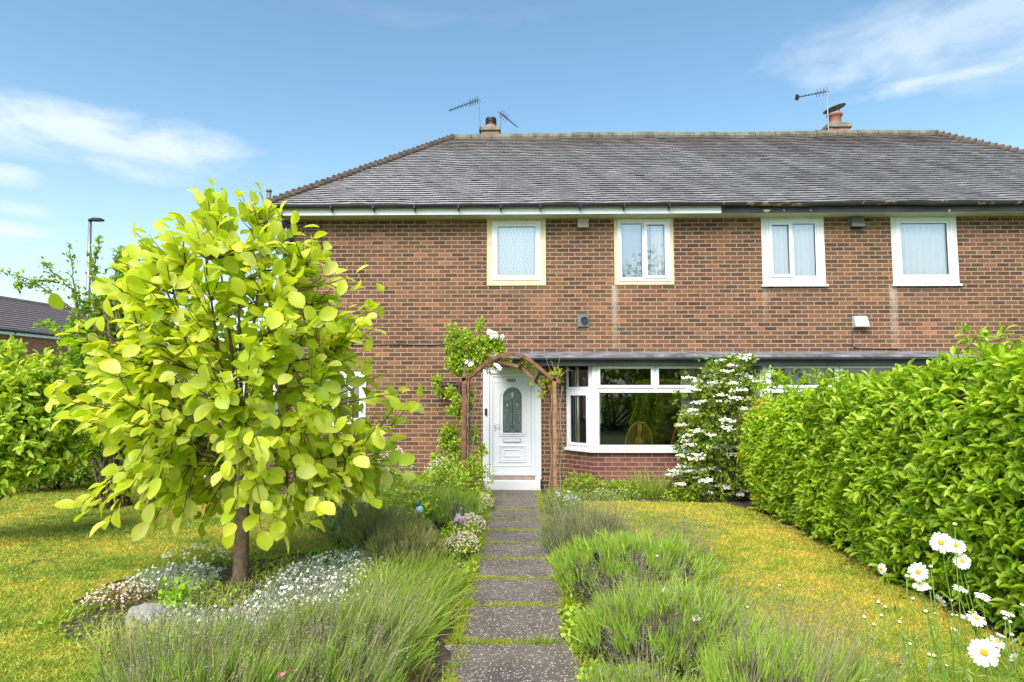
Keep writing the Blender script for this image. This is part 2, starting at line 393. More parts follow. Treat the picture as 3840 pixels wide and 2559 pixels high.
def lawn_mat():
    m, t, b = new_mat('mossy_lawn')
    oc = N(t, 'ShaderNodeTexCoord').outputs['Object']
    a = ramp(t, lawn_v(t, oc), [(.30, (.12, .19, .02)), (.45, (.24, .27, .03)), (.56, (.36, .33, .045)), (.68, (.46, .36, .05)), (.8, (.50, .36, .08))])
    f = noise(t, 45, 5, oc, .7)
    a = mixc(t, 1.0, a, ramp(t, f, [(.25, (.5, .55, .45)), (.75, (1.45, 1.4, 1.3))]), 'MULTIPLY')
    g = math_n(t, 'MULTIPLY', math_n(t, 'SUBTRACT', noise(t, 3.1, 4, oc), .6, clamp=True), 6.0, clamp=True)
    a = mixc(t, math_n(t, 'MULTIPLY', g, .6), a, (.12, .24, .02))
    t.links.new(a, b.inputs['Base Color']); b.inputs['Roughness'].default_value = .9; b.inputs['Specular IOR Level'].default_value = .15
    bump(t, b, f, 1, .03); return m
lawn_m = lawn_mat()
def lawn_blade_mat():
    m, t, b = new_mat('lawn_blade')
    oc = N(t, 'ShaderNodeTexCoord').outputs['Object']
    g = N(t, 'ShaderNodeNewGeometry')
    a = ramp(t, lawn_v(t, oc), [(.30, (.17, .30, .02)), (.45, (.34, .42, .035)), (.56, (.48, .48, .05)), (.68, (.60, .49, .06)), (.8, (.64, .48, .10))])
    a = mixc(t, 1.0, a, ramp(t, g.outputs['Random Per Island'], [(0, (.6, .7, .5)), (.5, (1, 1, 1)), (1, (1.35, 1.25, 1.1))]), 'MULTIPLY')
    gg = math_n(t, 'MULTIPLY', math_n(t, 'SUBTRACT', noise(t, 3.1, 4, oc), .6, clamp=True), 6.0, clamp=True)
    a = mixc(t, math_n(t, 'MULTIPLY', gg, .6), a, (.14, .30, .02))
    t.links.new(a, b.inputs['Base Color']); b.inputs['Roughness'].default_value = .6; return m
blade_m = lawn_blade_mat()
def slab_mat():
    m, t, b = new_mat('exposed_aggregate_paving')
    oc = N(t, 'ShaderNodeTexCoord').outputs['Object']
    base = ramp(t, noise(t, 2.2, 5, oc), [(.3, (.080, .067, .056)), (.7, (.150, .125, .104))])
    v = N(t, 'ShaderNodeTexVoronoi'); v.inputs['Scale'].default_value = 75; t.links.new(oc, v.inputs['Vector'])
    sp = N(t, 'ShaderNodeSeparateColor'); t.links.new(v.outputs['Color'], sp.inputs[0])
    k = math_n(t, 'MULTIPLY', math_n(t, 'GREATER_THAN', sp.outputs[0], .58), math_n(t, 'LESS_THAN', v.outputs['Distance'], .42))
    pc = ramp(t, sp.outputs[1], [(0, (.24, .18, .14)), (.5, (.44, .37, .30)), (1, (.80, .73, .62))])
    c = mixc(t, math_n(t, 'MULTIPLY', k, .85), base, pc)
    c = mixc(t, math_n(t, 'MULTIPLY', math_n(t, 'SUBTRACT', noise(t, 5, 5, oc), .6, clamp=True), 4.0, clamp=True), c, (.11, .125, .045))
    t.links.new(c, b.inputs['Base Color']); b.inputs['Roughness'].default_value = .8
    bump(t, b, v.outputs['Distance'], .5, .006); return m
slab_m = slab_mat()
F_MAG = foliage('lime_magnolia_leaf', [(.32, .50, .02), (.50, .64, .03), (.64, .74, .05), (.80, .83, .20), (.56, .68, .03), (.74, .79, .10)], .50, .38, .45, .9)
F_LAUR = foliage('laurel_leaf', [(.14, .30, .015), (.30, .50, .02), (.42, .62, .03), (.58, .74, .06), (.36, .58, .02), (.70, .80, .12)], .46, .38, .5, .8)
F_GOLD = foliage('golden_leaf', [(.32, .42, .02), (.60, .56, .03), (.75, .62, .05)], .35)
F_MID = foliage('mid_green_leaf', [(.13, .27, .015), (.26, .44, .02), (.42, .60, .035), (.60, .70, .10)], .35)
F_HAZ = foliage('hazel_leaf', [(.18, .34, .02), (.34, .52, .03), (.50, .66, .05), (.68, .72, .14)], .4)
F_DARK = foliage('dark_green_leaf', [(.04, .10, .01), (.09, .20, .015), (.18, .32, .02), (.3, .46, .04)], .25)
F_TREE = foliage('plum_leaf', [(.15, .30, .02), (.28, .48, .03), (.46, .62, .06)], .38)
F_VIB = foliage('viburnum_leaf', [(.08, .18, .02), (.17, .31, .025), (.30, .44, .04), (.48, .50, .06)], .32)
F_CLIM = foliage('climber_leaf', [(.18, .32, .02), (.32, .50, .03), (.48, .64, .05), (.62, .70, .14)], .35)
F_LAV = foliage('lavender_leaf', [(.15, .30, .03), (.26, .44, .05), (.40, .56, .08), (.30, .36, .12)], .3, .6, .3, 2)
F_LIME = foliage('fresh_lavender_shoot', [(.22, .40, .04), (.34, .54, .06), (.48, .66, .10), (.40, .52, .10)], .35, .6, .3, 2)
F_GREYL = foliage('grey_green_leaf', [(.17, .24, .08), (.26, .33, .14), (.36, .40, .22)], .25, .7, .3, 2)
F_STEM = foliage('dry_flower_stem', [(.19, .16, .09), (.29, .25, .16), (.42, .38, .26), (.24, .30, .10)], .15, .8, .2, 2)
F_SILV = foliage('silver_leaf', [(.38, .45, .40), (.55, .62, .58), (.70, .75, .74)], .2, .7, .3, 2)
F_HEATH = foliage('heather_sprig', [(.20, .22, .07), (.32, .40, .08), (.42, .32, .20), (.44, .54, .14)], .2, .8, .2, 3)
F_BLUEG = foliage('blue_green_leaf', [(.12, .26, .13), (.20, .38, .22), (.3, .48, .3)], .25)
F_GRASS = foliage('long_grass', [(.14, .28, .03), (.26, .42, .045), (.42, .54, .08), (.40, .40, .14)], .35, .5, .3, 2)
F_STRAW = foliage('dry_grass', [(.42, .30, .14), (.58, .44, .24)], .3, .7, .2, 2)
P_WHITE = foliage('white_petal', [(.80, .81, .80), (.92, .92, .90)], .25, .6, .2)
P_CREAM = foliage('cream_petal', [(.74, .76, .62), (.88, .88, .80)], .25, .6, .2)
P_PINK = foliage('pale_pink_petal', [(.66, .42, .38), (.82, .64, .60), (.86, .78, .74)], .25, .6, .2)
P_ROSE = foliage('rose_petal', [(.70, .24, .32), (.85, .40, .48)], .3, .5, .3)
P_MAUVE = foliage('mauve_petal', [(.42, .28, .50), (.60, .48, .66)], .3, .5, .3)
P_BLUE = foliage('pale_blue_petal', [(.45, .52, .75), (.65, .70, .88)], .3, .5, .3)
P_YEL = simple('yellow_disc', (.72, .42, .03), .7, .25, 200, 0, .5)
bud_m = simple('bud_cream', (.72, .72, .46), .6, .2, 60)
# ------------------------------------------------------------------ ground
FY = 11.6          # facade plane
ground = MB().add([(-900,-400,-.02),(900,-400,-.02),(900,1500,-.02),(-900,1500,-.02)], [(0,1,2,3)]).build('ground', simple('far_ground', (.10, .16, .035), .95, .3, .2))
tag(ground, 'grassy ground spreading out round the garden', None, None, 'structure'); 
def sheet(name, poly, z, mat, label):
    o = MB().add([(x, y, z) for x, y in poly], [tuple(range(len(poly)))]).build(name, mat)
    return tag(o, label, None, None, 'structure')
left_poly = [(-16,.5),(-2.0,.5),(-2.05,3.7),(-2.5,4.1),(-3.25,4.6),(-3.65,5.3),(-3.6,6.0),(-3.1,6.5),(-2.5,6.75),(-2.15,7.1),(-2.05,8.5),(-2.0,9.8),(-2.3,10.6),(-4.6,11.0),(-5.2,12.9),(-7.5,13.1),(-16,12.4)]
right_poly = [(1.35,.5),(3.0,.5),(3.2,4),(3.27,7),(3.3,9.5),(3.0,10.15),(1.6,10.35),(.6,10.35),(.5,8.3),(1.2,7.2),(1.5,6),(1.45,4.5)]
def ragged(poly, step=.09, amp=.035):
    out_ = []; n = len(poly)
    for i in range(n):
        a, b = np.array(poly[i]), np.array(poly[(i+1) % n]); L = np.linalg.norm(b-a); k = max(1, int(min(L, 60)/step)) if L < 9 else 8
        nrm = np.array([-(b-a)[1], (b-a)[0]])/L
        for j in range(k):
            p = a+(b-a)*j/k; o_ = amp*(math.sin(p[0]*9+p[1]*7)+.7*math.sin(p[0]*23-p[1]*19))+rng.normal(0, amp*.35); out_.append(tuple(p+nrm*o_))
    return out_
def in_poly(P, poly):
    x, y = P[:, 0], P[:, 1]; ins = np.zeros(len(P), bool); n = len(poly)
    for i in range(n):
        x1, y1 = poly[i]; x2, y2 = poly[(i+1) % n]
        c = ((y1 > y) != (y2 > y)) & (x < (x2-x1)*(y-y1)/((y2-y1)+1e-12)+x1)
        ins ^= c
    return ins
sheet('soil', [(-5.3,.3),(3.2,.3),(6.5,.3),(6.5,11.7),(-5.3,11.7)], -.008, soil, 'dark soil of the flower beds along the path')
left_poly = ragged(left_poly); right_poly = ragged(right_poly)
sheet('lawn', left_poly, 0.0, lawn_m, 'mossy yellow green lawn left of the path')
sheet('lawn', right_poly, 0.004, lawn_m, 'mossy golden lawn right of the path by the hedge')
def lawn_blades(name, poly, n, label, xr):
    y = 3.1/(1-rng.random(n)*(1-3.1/12.8)); x = rng.uniform(xr[0], xr[1], n)*1.0
    P = np.stack([x, y, np.full(n, .002)], 1)
    e = rng.normal(0, .045, (n, 2)); Q = P.copy(); Q[:, :2] += e
    P = P[in_poly(Q, poly)]; n = len(P)
    V, q = blades(P, rng.normal(0, .7, (n, 3))*[1,1,.3]+[0,0,.8], rng.uniform(.015, .032, n)*(1+P[:,1]*.04), .0028*(1+P[:,1]*.14), .4, 1)
    return tag(np_mesh(name, V, q, None, blade_m), label, 'grass', None, 'stuff')
lawn_blades('lawn_grass', left_poly, 260000, 'short mossy grass blades of the left lawn', (-9.5, -1.9))
lawn_blades('lawn_grass', right_poly, 130000, 'short golden mossy grass blades of the right lawn', (.4, 3.45))
# path of slabs
path = MB(); joints = [11.35, 9.33, 8.73, 8.01, 7.30, 6.63, 5.95, 5.22, 4.45, 3.74, 3.02, 2.3, 1.6]
def path_cx(y): return -.172+(10.4-y)*.0185
for a, b_ in zip(joints[1:], joints[:-1]):
    g = .018+rng.random()*.012; tl = rng.normal(0, .004); sh = rng.normal(0, .012)
    cx0, cx1 = path_cx(a)+sh, path_cx(b_)+sh; hw = .405; z = .022
    nx, ny = 10, 6; V = []
    for j in range(ny+1):
        for i in range(nx+1):
            u = i/nx; v = j/ny
            xx = (cx0*(1-v)+cx1*v)+(u*2-1)*hw+rng.normal(0, .004)*(i in (0, nx)); yy = a+g+(b_-a-2*g)*v+rng.normal(0, .004)*(j in (0, ny))
            V.append((xx, yy, z+tl*(u-.5)*2+rng.normal(0, .0015)))
    fs = [(j*(nx+1)+i, j*(nx+1)+i+1, (j+1)*(nx+1)+i+1, (j+1)*(nx+1)+i) for j in range(ny) for i in range(nx)]
    path.add(V, fs)
    bd = [i for i in range(nx+1)]+[j*(nx+1)+nx for j in range(1, ny+1)]+[ny*(nx+1)+i for i in range(nx-1, -1, -1)]+[j*(nx+1) for j in range(ny-1, 0, -1)]
    VV = [V[i] for i in bd]; k = len(VV)
    path.add(VV+[(x, y, -.05) for x, y, _ in VV], [(i, k+i, k+(i+1)%k, (i+1)%k) for i in range(k)])
tag(path.build('path', slab_m), 'dark exposed aggregate slab path leading to the front door', None, None, 'structure')
# moss and grass in joints
Pj = []
for y in joints[1:]:
    n = 3600; x = path_cx(y)+rng.uniform(-.44, .44, n); dens = (np.sin(x*9+y*5)+np.sin(x*23+y*11))*.5
    k = rng.random(n) < (.55+.4*dens); Pj.append(np.stack([x[k], y+rng.normal(0, .018+.014*rng.random(), k.sum()), np.full(k.sum(), .004)], 1))
n = 9000; yy = rng.uniform(2.5, 11.2, n); s = rng.choice([-1, 1], n)
Pj.append(np.stack([path_cx(yy)+s*(.42+rng.normal(0, .025, n)-.03-.06*np.maximum(0, np.sin(yy*3.1+s*2)*np.sin(yy*7.3+s))), yy, np.full(n, .004)], 1))
Pj = np.concatenate(Pj); n = len(Pj)
V, q = blades(Pj, rng.normal(0, .7, (n, 3))*[1,1,.2]+[0,0,.9], rng.uniform(.02, .05, n)*np.where(np.abs(Pj[:, 0]-path_cx(Pj[:, 1])) > .36, 1.9, 1.0), .006, .5, 2)
tag(np_mesh('path_moss', V, q, None, foliage('joint_moss', [(.20,.32,.02),(.36,.46,.03),(.48,.44,.06)], .3)), 'green moss and grass growing in the path joints', 'moss', None, 'stuff')
# ------------------------------------------------------------------ the house
def X(px, py, Y=FY): return at(px, py, Y)[0]
def Z(px, py, Y=FY): return at(px, py, Y)[2]
house = empty('semi_detached_house', (3.7, FY, 0), 'brick pair of semi-detached houses with a hipped tiled roof', 'house')
def rect(x0, x1, y0, y1, Y=FY):   # pixel box -> x0,x1,z0,z1 on the plane Y
    cx, cy = (x0+x1)/2, (y0+y1)/2
    return (X(x0, cy, Y), X(x1, cy, Y), Z(cx, y1, Y), Z(cx, y0, Y))
WX0, WX1 = X(1074, 1000), 2*3.72-X(1074, 1000)
WTOP = Z(1500, 808)
W1 = rect(1826, 2047, 812, 1072); W2 = rect(2303, 2526, 811, 1069); W3 = rect(2856, 3092, 807, 1069); W4 = rect(3343, 3590, 803, 1067)
W5 = rect(1186, 1372, 1395, 1592)
DR = rect(1811, 2030, 1374, 1826); DR = (DR[0], DR[1], 0.0, DR[3])
CZ = Z(2300, 1345)    # canopy level
BAY0, BAY1 = X(2125, 1500), X(2662, 1500)
NB0 = X(2816, 1400); NB1 = NB0+2.55
BZ1 = Z(2300, 1367); SILL = Z(2350, 1698, FY-.5)
holes = [W1, W2, W3, W4, W5, DR, (BAY0+.06, BAY1-.06, .05, BZ1), (NB0+.06, NB1-.06, .05, BZ1)]
def wall_cells(mb, x0, x1, z0, z1, y0, y1, holes):
    xs = sorted({x0, x1, *[h[0] for h in holes], *[h[1] for h in holes]}); xs = [x for x in xs if x0 <= x <= x1]
    zs = sorted({z0, z1, *[h[2] for h in holes], *[h[3] for h in holes]}); zs = [z for z in zs if z0 <= z <= z1]
    def solid(i, j):
        if i < 0 or j < 0 or i >= len(xs)-1 or j >= len(zs)-1: return False
        cx, cz = (xs[i]+xs[i+1])/2, (zs[j]+zs[j+1])/2
        return not any(h[0] < cx < h[1] and h[2] < cz < h[3] for h in holes)
    for i in range(len(xs)-1):
        for j in range(len(zs)-1):
            if not solid(i, j): continue
            a, b, c, d = xs[i], xs[i+1], zs[j], zs[j+1]
            mb.add([(a,y0,c),(b,y0,c),(b,y0,d),(a,y0,d)], [(0,1,2,3)]); mb.add([(a,y1,c),(b,y1,c),(b,y1,d),(a,y1,d)], [(3,2,1,0)])
            if not solid(i-1, j): mb.add([(a,y0,c),(a,y1,c),(a,y1,d),(a,y0,d)], [(3,2,1,0)])
            if not solid(i+1, j): mb.add([(b,y0,c),(b,y1,c),(b,y1,d),(b,y0,d)], [(0,1,2,3)])
            if not solid(i, j-1): mb.add([(a,y0,c),(b,y0,c),(b,y1,c),(a,y1,c)], [(3,2,1,0)])
            if not solid(i, j+1): mb.add([(a,y0,d),(b,y0,d),(b,y1,d),(a,y1,d)], [(0,1,2,3)])
stains = [(X(2305,1150), Z(2305,1330), Z(2305,1072), .07, .8, (.48,.45,.38)), (X(3352,1150), Z(3352,1330), Z(3352,1070), .09, .8, (.5,.46,.40)),
          (X(2870,1150), Z(2870,1230), Z(2870,1070), .06, .5, (.45,.42,.36)), (X(1936,1100), Z(1936,1180), Z(1936,1074), .6, .35, (.13,.11,.08)),
          (X(2975,1100), Z(2975,1150), Z(2975,1070), .6, .3, (.13,.11,.08)), (X(3470,1100), Z(3470,1150), Z(3470,1070), .6, .3, (.13,.11,.08)),
          (X(2187,1300), Z(2187,1420), Z(2187,1225), .12, .4, (.15,.12,.09))]
wall_m = brick('brown_brick', BR_STOPS, MORTAR, stains)
wl = MB(); wall_cells(wl, WX0, WX1, -.1, WTOP, FY, FY+.28, holes)
for x in (WX0, WX1-.28): wl.box(x, x+.28, FY+.282, FY+6.2, -.1, WTOP)
wl.box(WX0, WX1, FY+6.2, FY+6.48, -.1, WTOP)
wl.build('wall', wall_m, house, uv=True)
# ---- roof
EY = FY-.34; EZ = Z(1800, 767, EY); EX0 = X(1004, 766, EY); EX1 = 2*3.72-EX0
def ridge_fit():
    Yr = EY+3.0
    for _ in range(30):
        xr = X(1708, 520, Yr); Yr = EY+(xr-EX0)
    return Yr, X(1708, 520, Yr), Z(1708, 521, Yr)
RY, RX0, RZ = ridge_fit(); RX1 = X(3335, 514, RY)
run = RX0-EX0; NC = 37
RX1 = EX1-run
roof = None
tV, tQ = [], []; tcount = 0
def sag(u, t): return .6*.018*math.sin(u*1.3+t*5)+.012*math.sin(u*3.7+t*11+1)+.008*math.sin(u*.6-t*17)+.006*math.sin(u*9+t*31)
def roof_slope(E0, E1, R0, R1):
    global tcount
    E0, E1, R0, R1 = map(np.array, (E0, E1, R0, R1))
    h = (E1-E0)/np.linalg.norm(E1-E0); W = np.linalg.norm(E1-E0)
    s = R0-E0; hx = np.dot(s, h); s = s-h*hx; S = np.linalg.norm(s); sd_ = s/S
    nrm = np.cross(h, sd_); nrm = nrm if nrm[2] > 0 else -nrm
    hr = W-np.dot(R1-E0, h); tw = .165
    for i in range(NC):
        t0, t1 = i/NC-.003, (i+1)/NC+.004
        ul, ur = hx*i/NC-.01, W-hr*i/NC+.01
        u = ul-rng.random()*tw
        u = -tw*(i % 2)*.5-tw + math.floor(ul/tw)*tw
        while u < ur:
            a, b = max(u+.0015, ul), min(u+tw-.0015, ur)
            if b-a > .02:
                lf = .036+rng.normal(0, .0008)+(.006 if rng.random() < .02 else 0)
                dt = rng.normal(0, .0005); rot = rng.normal(0, .0004)
                def P(uu, t, l): return E0+h*uu+sd_*(S*t+sag(uu, t)*.9)+nrm*(l+sag(uu*1.7+3, t)*.3)
                sl_ = hx/S*0
                p = [P(a, t0+dt-rot, lf), P(b, t0+dt+rot, lf), P(b, t1, .002), P(a, t1, .002), P(a, t0+dt-rot, lf-.013), P(b, t0+dt+rot, lf-.013)]
                tV.extend(p); c = tcount; tQ.append((c, c+1, c+2, c+3)); tQ.append((c+4, c+5, c+1, c)); tcount += 6
            u += tw
E = [(EX0, EY, EZ), (EX1, EY, EZ), (EX1, 2*RY-EY, EZ), (EX0, 2*RY-EY, EZ)]; R0, R1 = (RX0, RY, RZ), (RX1, RY, RZ)
roof_slope(E[0], E[1], R0, R1); roof_slope(E[2], E[3], R1, R0)
def tri_slope(a, b):
    roof_slope(a, b, R0 if a[0] < 3 else R1, R0 if a[0] < 3 else R1)
tri_slope(E[3], E[0]); tri_slope(E[1], E[2])
roof = np_mesh('roof', tV, tQ, None, tile, house)
under = MB()
o_ = -.035
for a, b, c, d in ((E[0], E[1], R1, R0), (E[2], E[3], R0, R1)):
    under.add([(p[0], p[1], p[2]+o_) for p in (a, b, c, d)], [(0, 1, 2, 3)])
for a, b, c in ((E[3], E[0], R0), (E[1], E[2], R1)):
    under.add([(p[0], p[1], p[2]+o_) for p in (a, b, c)], [(0, 1, 2)])
under.build('roof_underlay', black_pvc, roof)
def hip(A, B, n):
    mb = MB(); A, B = np.array(A), np.array(B); d = (B-A)
    for i in range(n):
        p = A+d*((i+.05)/n); q = A+d*((i+1.5)/n)
        p = p+[0, 0, .062+rng.normal(0, .004)]; q = q+[0, 0, .012]
        mb.tube([p, q], [.082, .055], 9)
    return mb
for a, b in ((E[0], R0), (E[1], R1)): hip(a, b, NC).build('hip_tiles', bonnet_m, roof)
rg = MB(); x = RX0-.08
while x < RX1+.05:
    l = min(.45, RX1+.1-x); zz = RZ+.005+.012*math.sin(x*1.1)+rng.normal(0, .004)
    rg.tube([(x, RY, zz), (x+l-.012, RY, zz+rng.normal(0, .005))], .105, 12); x += l
rg.build('ridge_tiles', ridge_m, roof)
# chimneys
def chimney(px0, px1, cap0, cap1, capy0, capy1, kind):
    CY = RY+.14; Zc0, Zc1 = Z((px0+px1)/2, capy1, CY), Z((px0+px1)/2, capy0, CY)
    x0, x1 = X(px0, 490, CY), X(px1, 490, CY); c0, c1 = X(cap0, 480, CY), X(cap1, 480, CY)
    o = MB().box(x0, x1, CY, CY+.62, RZ-.6, Zc0).build('chimney', brick_ch, roof, uv=True)
    ov = x0-c0
    MB().box(c0, c1, CY-ov, CY+.62+ov, Zc0+.001, Zc1).build('chimney_cap', concrete, o, bevel=.015)
    return o, (x0+x1)/2, CY+.3, Zc1
brick_ch = brick('chimney_brick', [(0, (.24, .10, .075)), (.5, (.36, .15, .11)), (1, (.48, .21, .15))], (.5, .4, .33))
ch, cx, cy, cz = chimney(1804, 1873, 1796, 1877, 477, 491, 0)
s_ = (RY+.44)/F
MB().lathe((cx, cy, cz), [(.17, 0), (.15, .03), (.125, .10), (.12, .16)], 18).build('chimney_pot', terracotta, ch, True)
MB().lathe((cx, cy, cz+.16), [(.10, 0), (.13, .01), (.13, .05), (.10, .06), (.13, .07), (.13, .10), (.10, .11), (.13, .12), (.12, .17)], 18).build('flue_cowl', dark_metal, ch)
ch, cx, cy, cz = chimney(3112, 3184, 3106, 3196, 460, 478, 1)
cx = X(3130, 440, cy)
MB().lathe((cx, cy, cz), [(.15, 0), (.14, .04), (.135, .26), (.17, .27), (.17, .32), (.13, .33)], 18).build('chimney_pot', terracotta, ch, True)
cw = MB()
for a in range(3): cw.tube([(cx+.11*math.cos(a*2.1), cy+.11*math.sin(a*2.1), cz+.3), (cx+.11*math.cos(a*2.1), cy+.11*math.sin(a*2.1), cz+.44)], .01, 5)
dv = [(cx+.24*math.cos(k*math.pi/12), cy+.24*math.sin(k*math.pi/12), cz+.46+.07*math.cos(k*math.pi/12)) for k in range(24)]
cw.add(dv+[(cx, cy, cz+.50)]+[(x, y, z-.012) for x, y, z in dv], [(i, (i+1) % 24, 24) for i in range(24)]+[tuple(range(25, 49))[::-1]]+[(25+i, 25+(i+1)%24, (i+1)%24, i) for i in range(24)])
cw.build('rain_cowl', dark_metal, ch)
# fascia, soffit, gutters
PX = X(2707, 795, EY)
f0 = Z(1500, 806, EY+.02); f1 = EZ-.02; GF = EY+.03
MB().box(EX0+.12, PX, GF, GF+.02, f0, f1).build('fascia', upvc, house)
blackf = simple('peeling_black_paint', (.035, .036, .04), .6, .5, 3)
MB().box(PX+.001, EX1-.12, GF-.004, GF+.02, f0+.01, f1).build('fascia', blackf, house)
bare = simple('bare_wood', (.5, .42, .3), .8)
for px, wd, hh in ((2875, 58, 9), (2940, 14, 4), (3040, 12, 4), (3560, 20, 5)):
    x, z = X(px, 790, GF), Z(px, 791, GF); k = wd/420
    MB().add([(x-k/2, GF-.007, z+.02), (x-k*.3, GF-.007, z-.02*hh/9), (x+k*.1, GF-.007, z-.028*hh/9), (x+k/2, GF-.007, z+.015), (x, GF-.007, z+.022)], [(0, 1, 2, 3, 4)]).build('peeling_paint', bare, house)
MB().box(EX0+.12, EX1-.12, GF+.021, FY-.001, f0, f0+.015).build('soffit', simple('soffit_board', (.52, .54, .42), .6, .1), house)
for xx in (EX0+.12, EX1-.14): MB().box(xx, xx+.02, GF+.021, FY+6.5, f0, f1).build('side_fascia', upvc, house)
def gutter(x0, x1, m_, name='gutter', wob=0):
    mb = MB(); n = 9; xs = np.linspace(x0, x1, 40 if wob else 2); r = .046
    rings = []
    for x in xs:
        dz = wob*math.sin(x*2.3)+wob*.6*math.sin(x*5.1)
        rings.append([(x, EY-.035+r*math.cos(math.pi+math.pi*k/(n-1)), EZ-.018+dz+r*1.15*math.sin(math.pi+math.pi*k/(n-1))) for k in range(n)])
    P = [p for g in rings for p in g]
    fs = [(i*n+k, (i+1)*n+k, (i+1)*n+k+1, i*n+k+1) for i in range(len(xs)-1) for k in range(n-1)]
    fs += [tuple(range(n)), tuple((len(xs)-1)*n+k for k in range(n))[::-1]]
    mb.add(P, fs); mb.box(x0, x1, EY-.088, EY-.0815, EZ-.022, EZ-.008)
    return mb.build(name, m_, house, False)
g = gutter(EX0-.05, PX, black_pvc)
for px in (1243, 1401, 1555, 1719, 1878, 2027, 2176, 2340, 2510):
    x = X(px, 790, EY-.03)
    MB().box(x-.012, x+.012, EY-.095, EY+.028, EZ-.088, EZ-.012).box(x-.009, x+.009, EY-.03, EY+.028, EZ-.125, EZ-.0885).build('gutter_bracket', black_pvc, g)
rusty_g = simple('rusting_cast_gutter', (.045, .042, .04), .6, .6, 9)
m_, t_, b_ = new_mat('rusty_gutter')
t_.links.new(ramp(t_, noise(t_, 6, 5), [(.0, (.03, .03, .032)), (.56, (.04, .038, .036)), (.62, (.35, .24, .12)), (.68, (.05, .045, .04))]), b_.inputs['Base Color'])
gutter(PX+.002, EX1+.05, m_, 'gutter', .006)
dp = MB(); dx = X(1096, 900)
dp.tube([(dx-.12, EY-.03, EZ-.09), (dx-.1, EY, EZ-.2), (dx+.0, FY-.07, EZ-.42), (dx+.02, FY-.07, 0)], .034, 10)
dp.build('downpipe', black_pvc, house, True)
dp2 = MB(); sx = WX0-.09
dp2.tube([(sx, FY+.15, 0), (sx, FY+.15, EZ-.5), (EX0+.08, FY+.12, EZ-.13)], .04, 10); dp2.build('downpipe', black_pvc, house, True)
vx, vy = X(1008, 740, EY+.06), EY+.06
MB().tube([(vx, vy, EZ-.12), (vx, vy, Z(1009, 718, vy))], .04, 10).lathe((vx, vy, Z(1009, 722, vy)), [(.045, 0), (.055, .02), (.045, .05)], 12).build('vent_pipe', vent_g, house, True)
# windows
def room(x0, x1, z0, z1, d=1.6, back=None):
    y0 = FY+.29
    interior = MB(); interior.add([(x0,y0,z0),(x1,y0,z0),(x1,y0+d,z0),(x0,y0+d,z0),(x0,y0,z1),(x1,y0,z1),(x1,y0+d,z1),(x0,y0+d,z1)],
                 [(0,1,2,3),(4,7,6,5),(1,5,6,2),(2,6,7,3),(3,7,4,0)])
    interior.build('room', room_m, house)
def folds(name, x0, x1, z0, z1, y, mat, parent, amp=.02, per=.09, seed=0, n=60):
    V = []; r = np.random.default_rng(seed); ph = np.cumsum(r.uniform(.6, 1.4, n+1))*2*math.pi*(x1-x0)/n/per
    for j, z in enumerate((z0, (z0+z1)/2, z1)):
        for i in range(n+1):
            V.append((x0+(x1-x0)*i/n, y+amp*math.sin(ph[i]+j*.15), z))
    m2 = n+1; fs = [(j*m2+i, j*m2+i+1, (j+1)*m2+i+1, (j+1)*m2+i) for j in range(2) for i in range(n)]
    return np_mesh(name, V, fs, None, mat, parent, True)
def window(R_, sur_mat, sill, panes, inner, kind):
    x0, x1, z0, z1 = R_
    win = MB().ring(x0+.001, x1-.001, z0+.001, z1-.001, sur_mat[1], FY-.012, FY+.10).build('window', sur_mat[0], house, bevel=.003)
    s = sur_mat[1]
    fr = MB().ring(x0+s+.001, x1-s-.001, z0+s+.001, z1-s-.001, .045, FY-.022, FY+.06)
    a0, a1, b0, b1 = x0+s+.046, x1-s-.046, z0+s+.046, z1-s-.046
    fr.build('frame', upvc, win, bevel=.004)
    for (u0, u1, sash, swd) in panes:
        p0, p1 = a0+(a1-a0)*u0, a0+(a1-a0)*u1
        MB().ring(p0+.001, p1-.001, b0+.001, b1-.001, swd, FY-(.036 if sash else .012), FY+.05).build('sash', upvc, win, bevel=.004)
        q = (p0+swd, p1-swd, b0+swd, b1-swd)
        MB().ring(q[0]+.0005, q[1]-.0005, q[2]+.0005, q[3]-.0005, .006, FY-.002, FY+.03).build('gasket', black_pvc, win)
        MB().box(q[0]+.004, q[1]-.004, FY+.012, FY+.018, q[2]+.004, q[3]-.004).build('pane', glass, win)
    if sill: MB().box(x0-sill, x1+sill, FY-.05, FY-.013, z0-.035, z0+.004).build('sill', upvc if kind == 'w' else sur_mat[0], win, bevel=.004)
    room(x0-.1, x1+.1, z0-.1, z1+.05)
    return win, (a0, a1, b0, b1)
w1, g1 = window(W1, (cream, .095), 0, [(0, 1, False, .05)], None, 'c')
folds('curtain', g1[0]-.02, g1[1]+.02, g1[2], g1[3]+.02, FY+.045, lace, w1, .006, .2, 1)
w2, g2 = window(W2, (cream, .062), 0, [(0, .5, False, .03), (.5, 1, True, .055)], None, 'c')
folds('curtain', g2[0]+(g2[1]-g2[0])*.66, g2[1]+.02, g2[2], g2[3]+.02, FY+.06, voile, w2, .012, .07, 2)
MB().box(g2[0]-.02, g2[0]+(g2[1]-g2[0])*.64, FY+.05, FY+.056, g2[2], g2[3]+.05).build('sky_reflection_sheet', simple('pale_sky_reflection', (.60, .63, .74), .8, .02), w2)  # added sheet behind the left pane; its pale tint stands for reflected sky
w3, g3 = window(W3, (dirty_white, .085), .03, [(0, .48, True, .055), (.48, 1, False, .03)], None, 'w')
folds('curtain', g3[0]-.02, g3[1]+.02, g3[2], g3[3]+.02, FY+.06, voile, w3, .012, .08, 3)
w4, g4 = window(W4, (dirty_white, .075), .03, [(0, 1, False, .05)], None, 'w')
folds('curtain', g4[0]-.02, g4[1]+.02, g4[2], g4[3]+.02, FY+.075, voile, w4, .03, .12, 4)
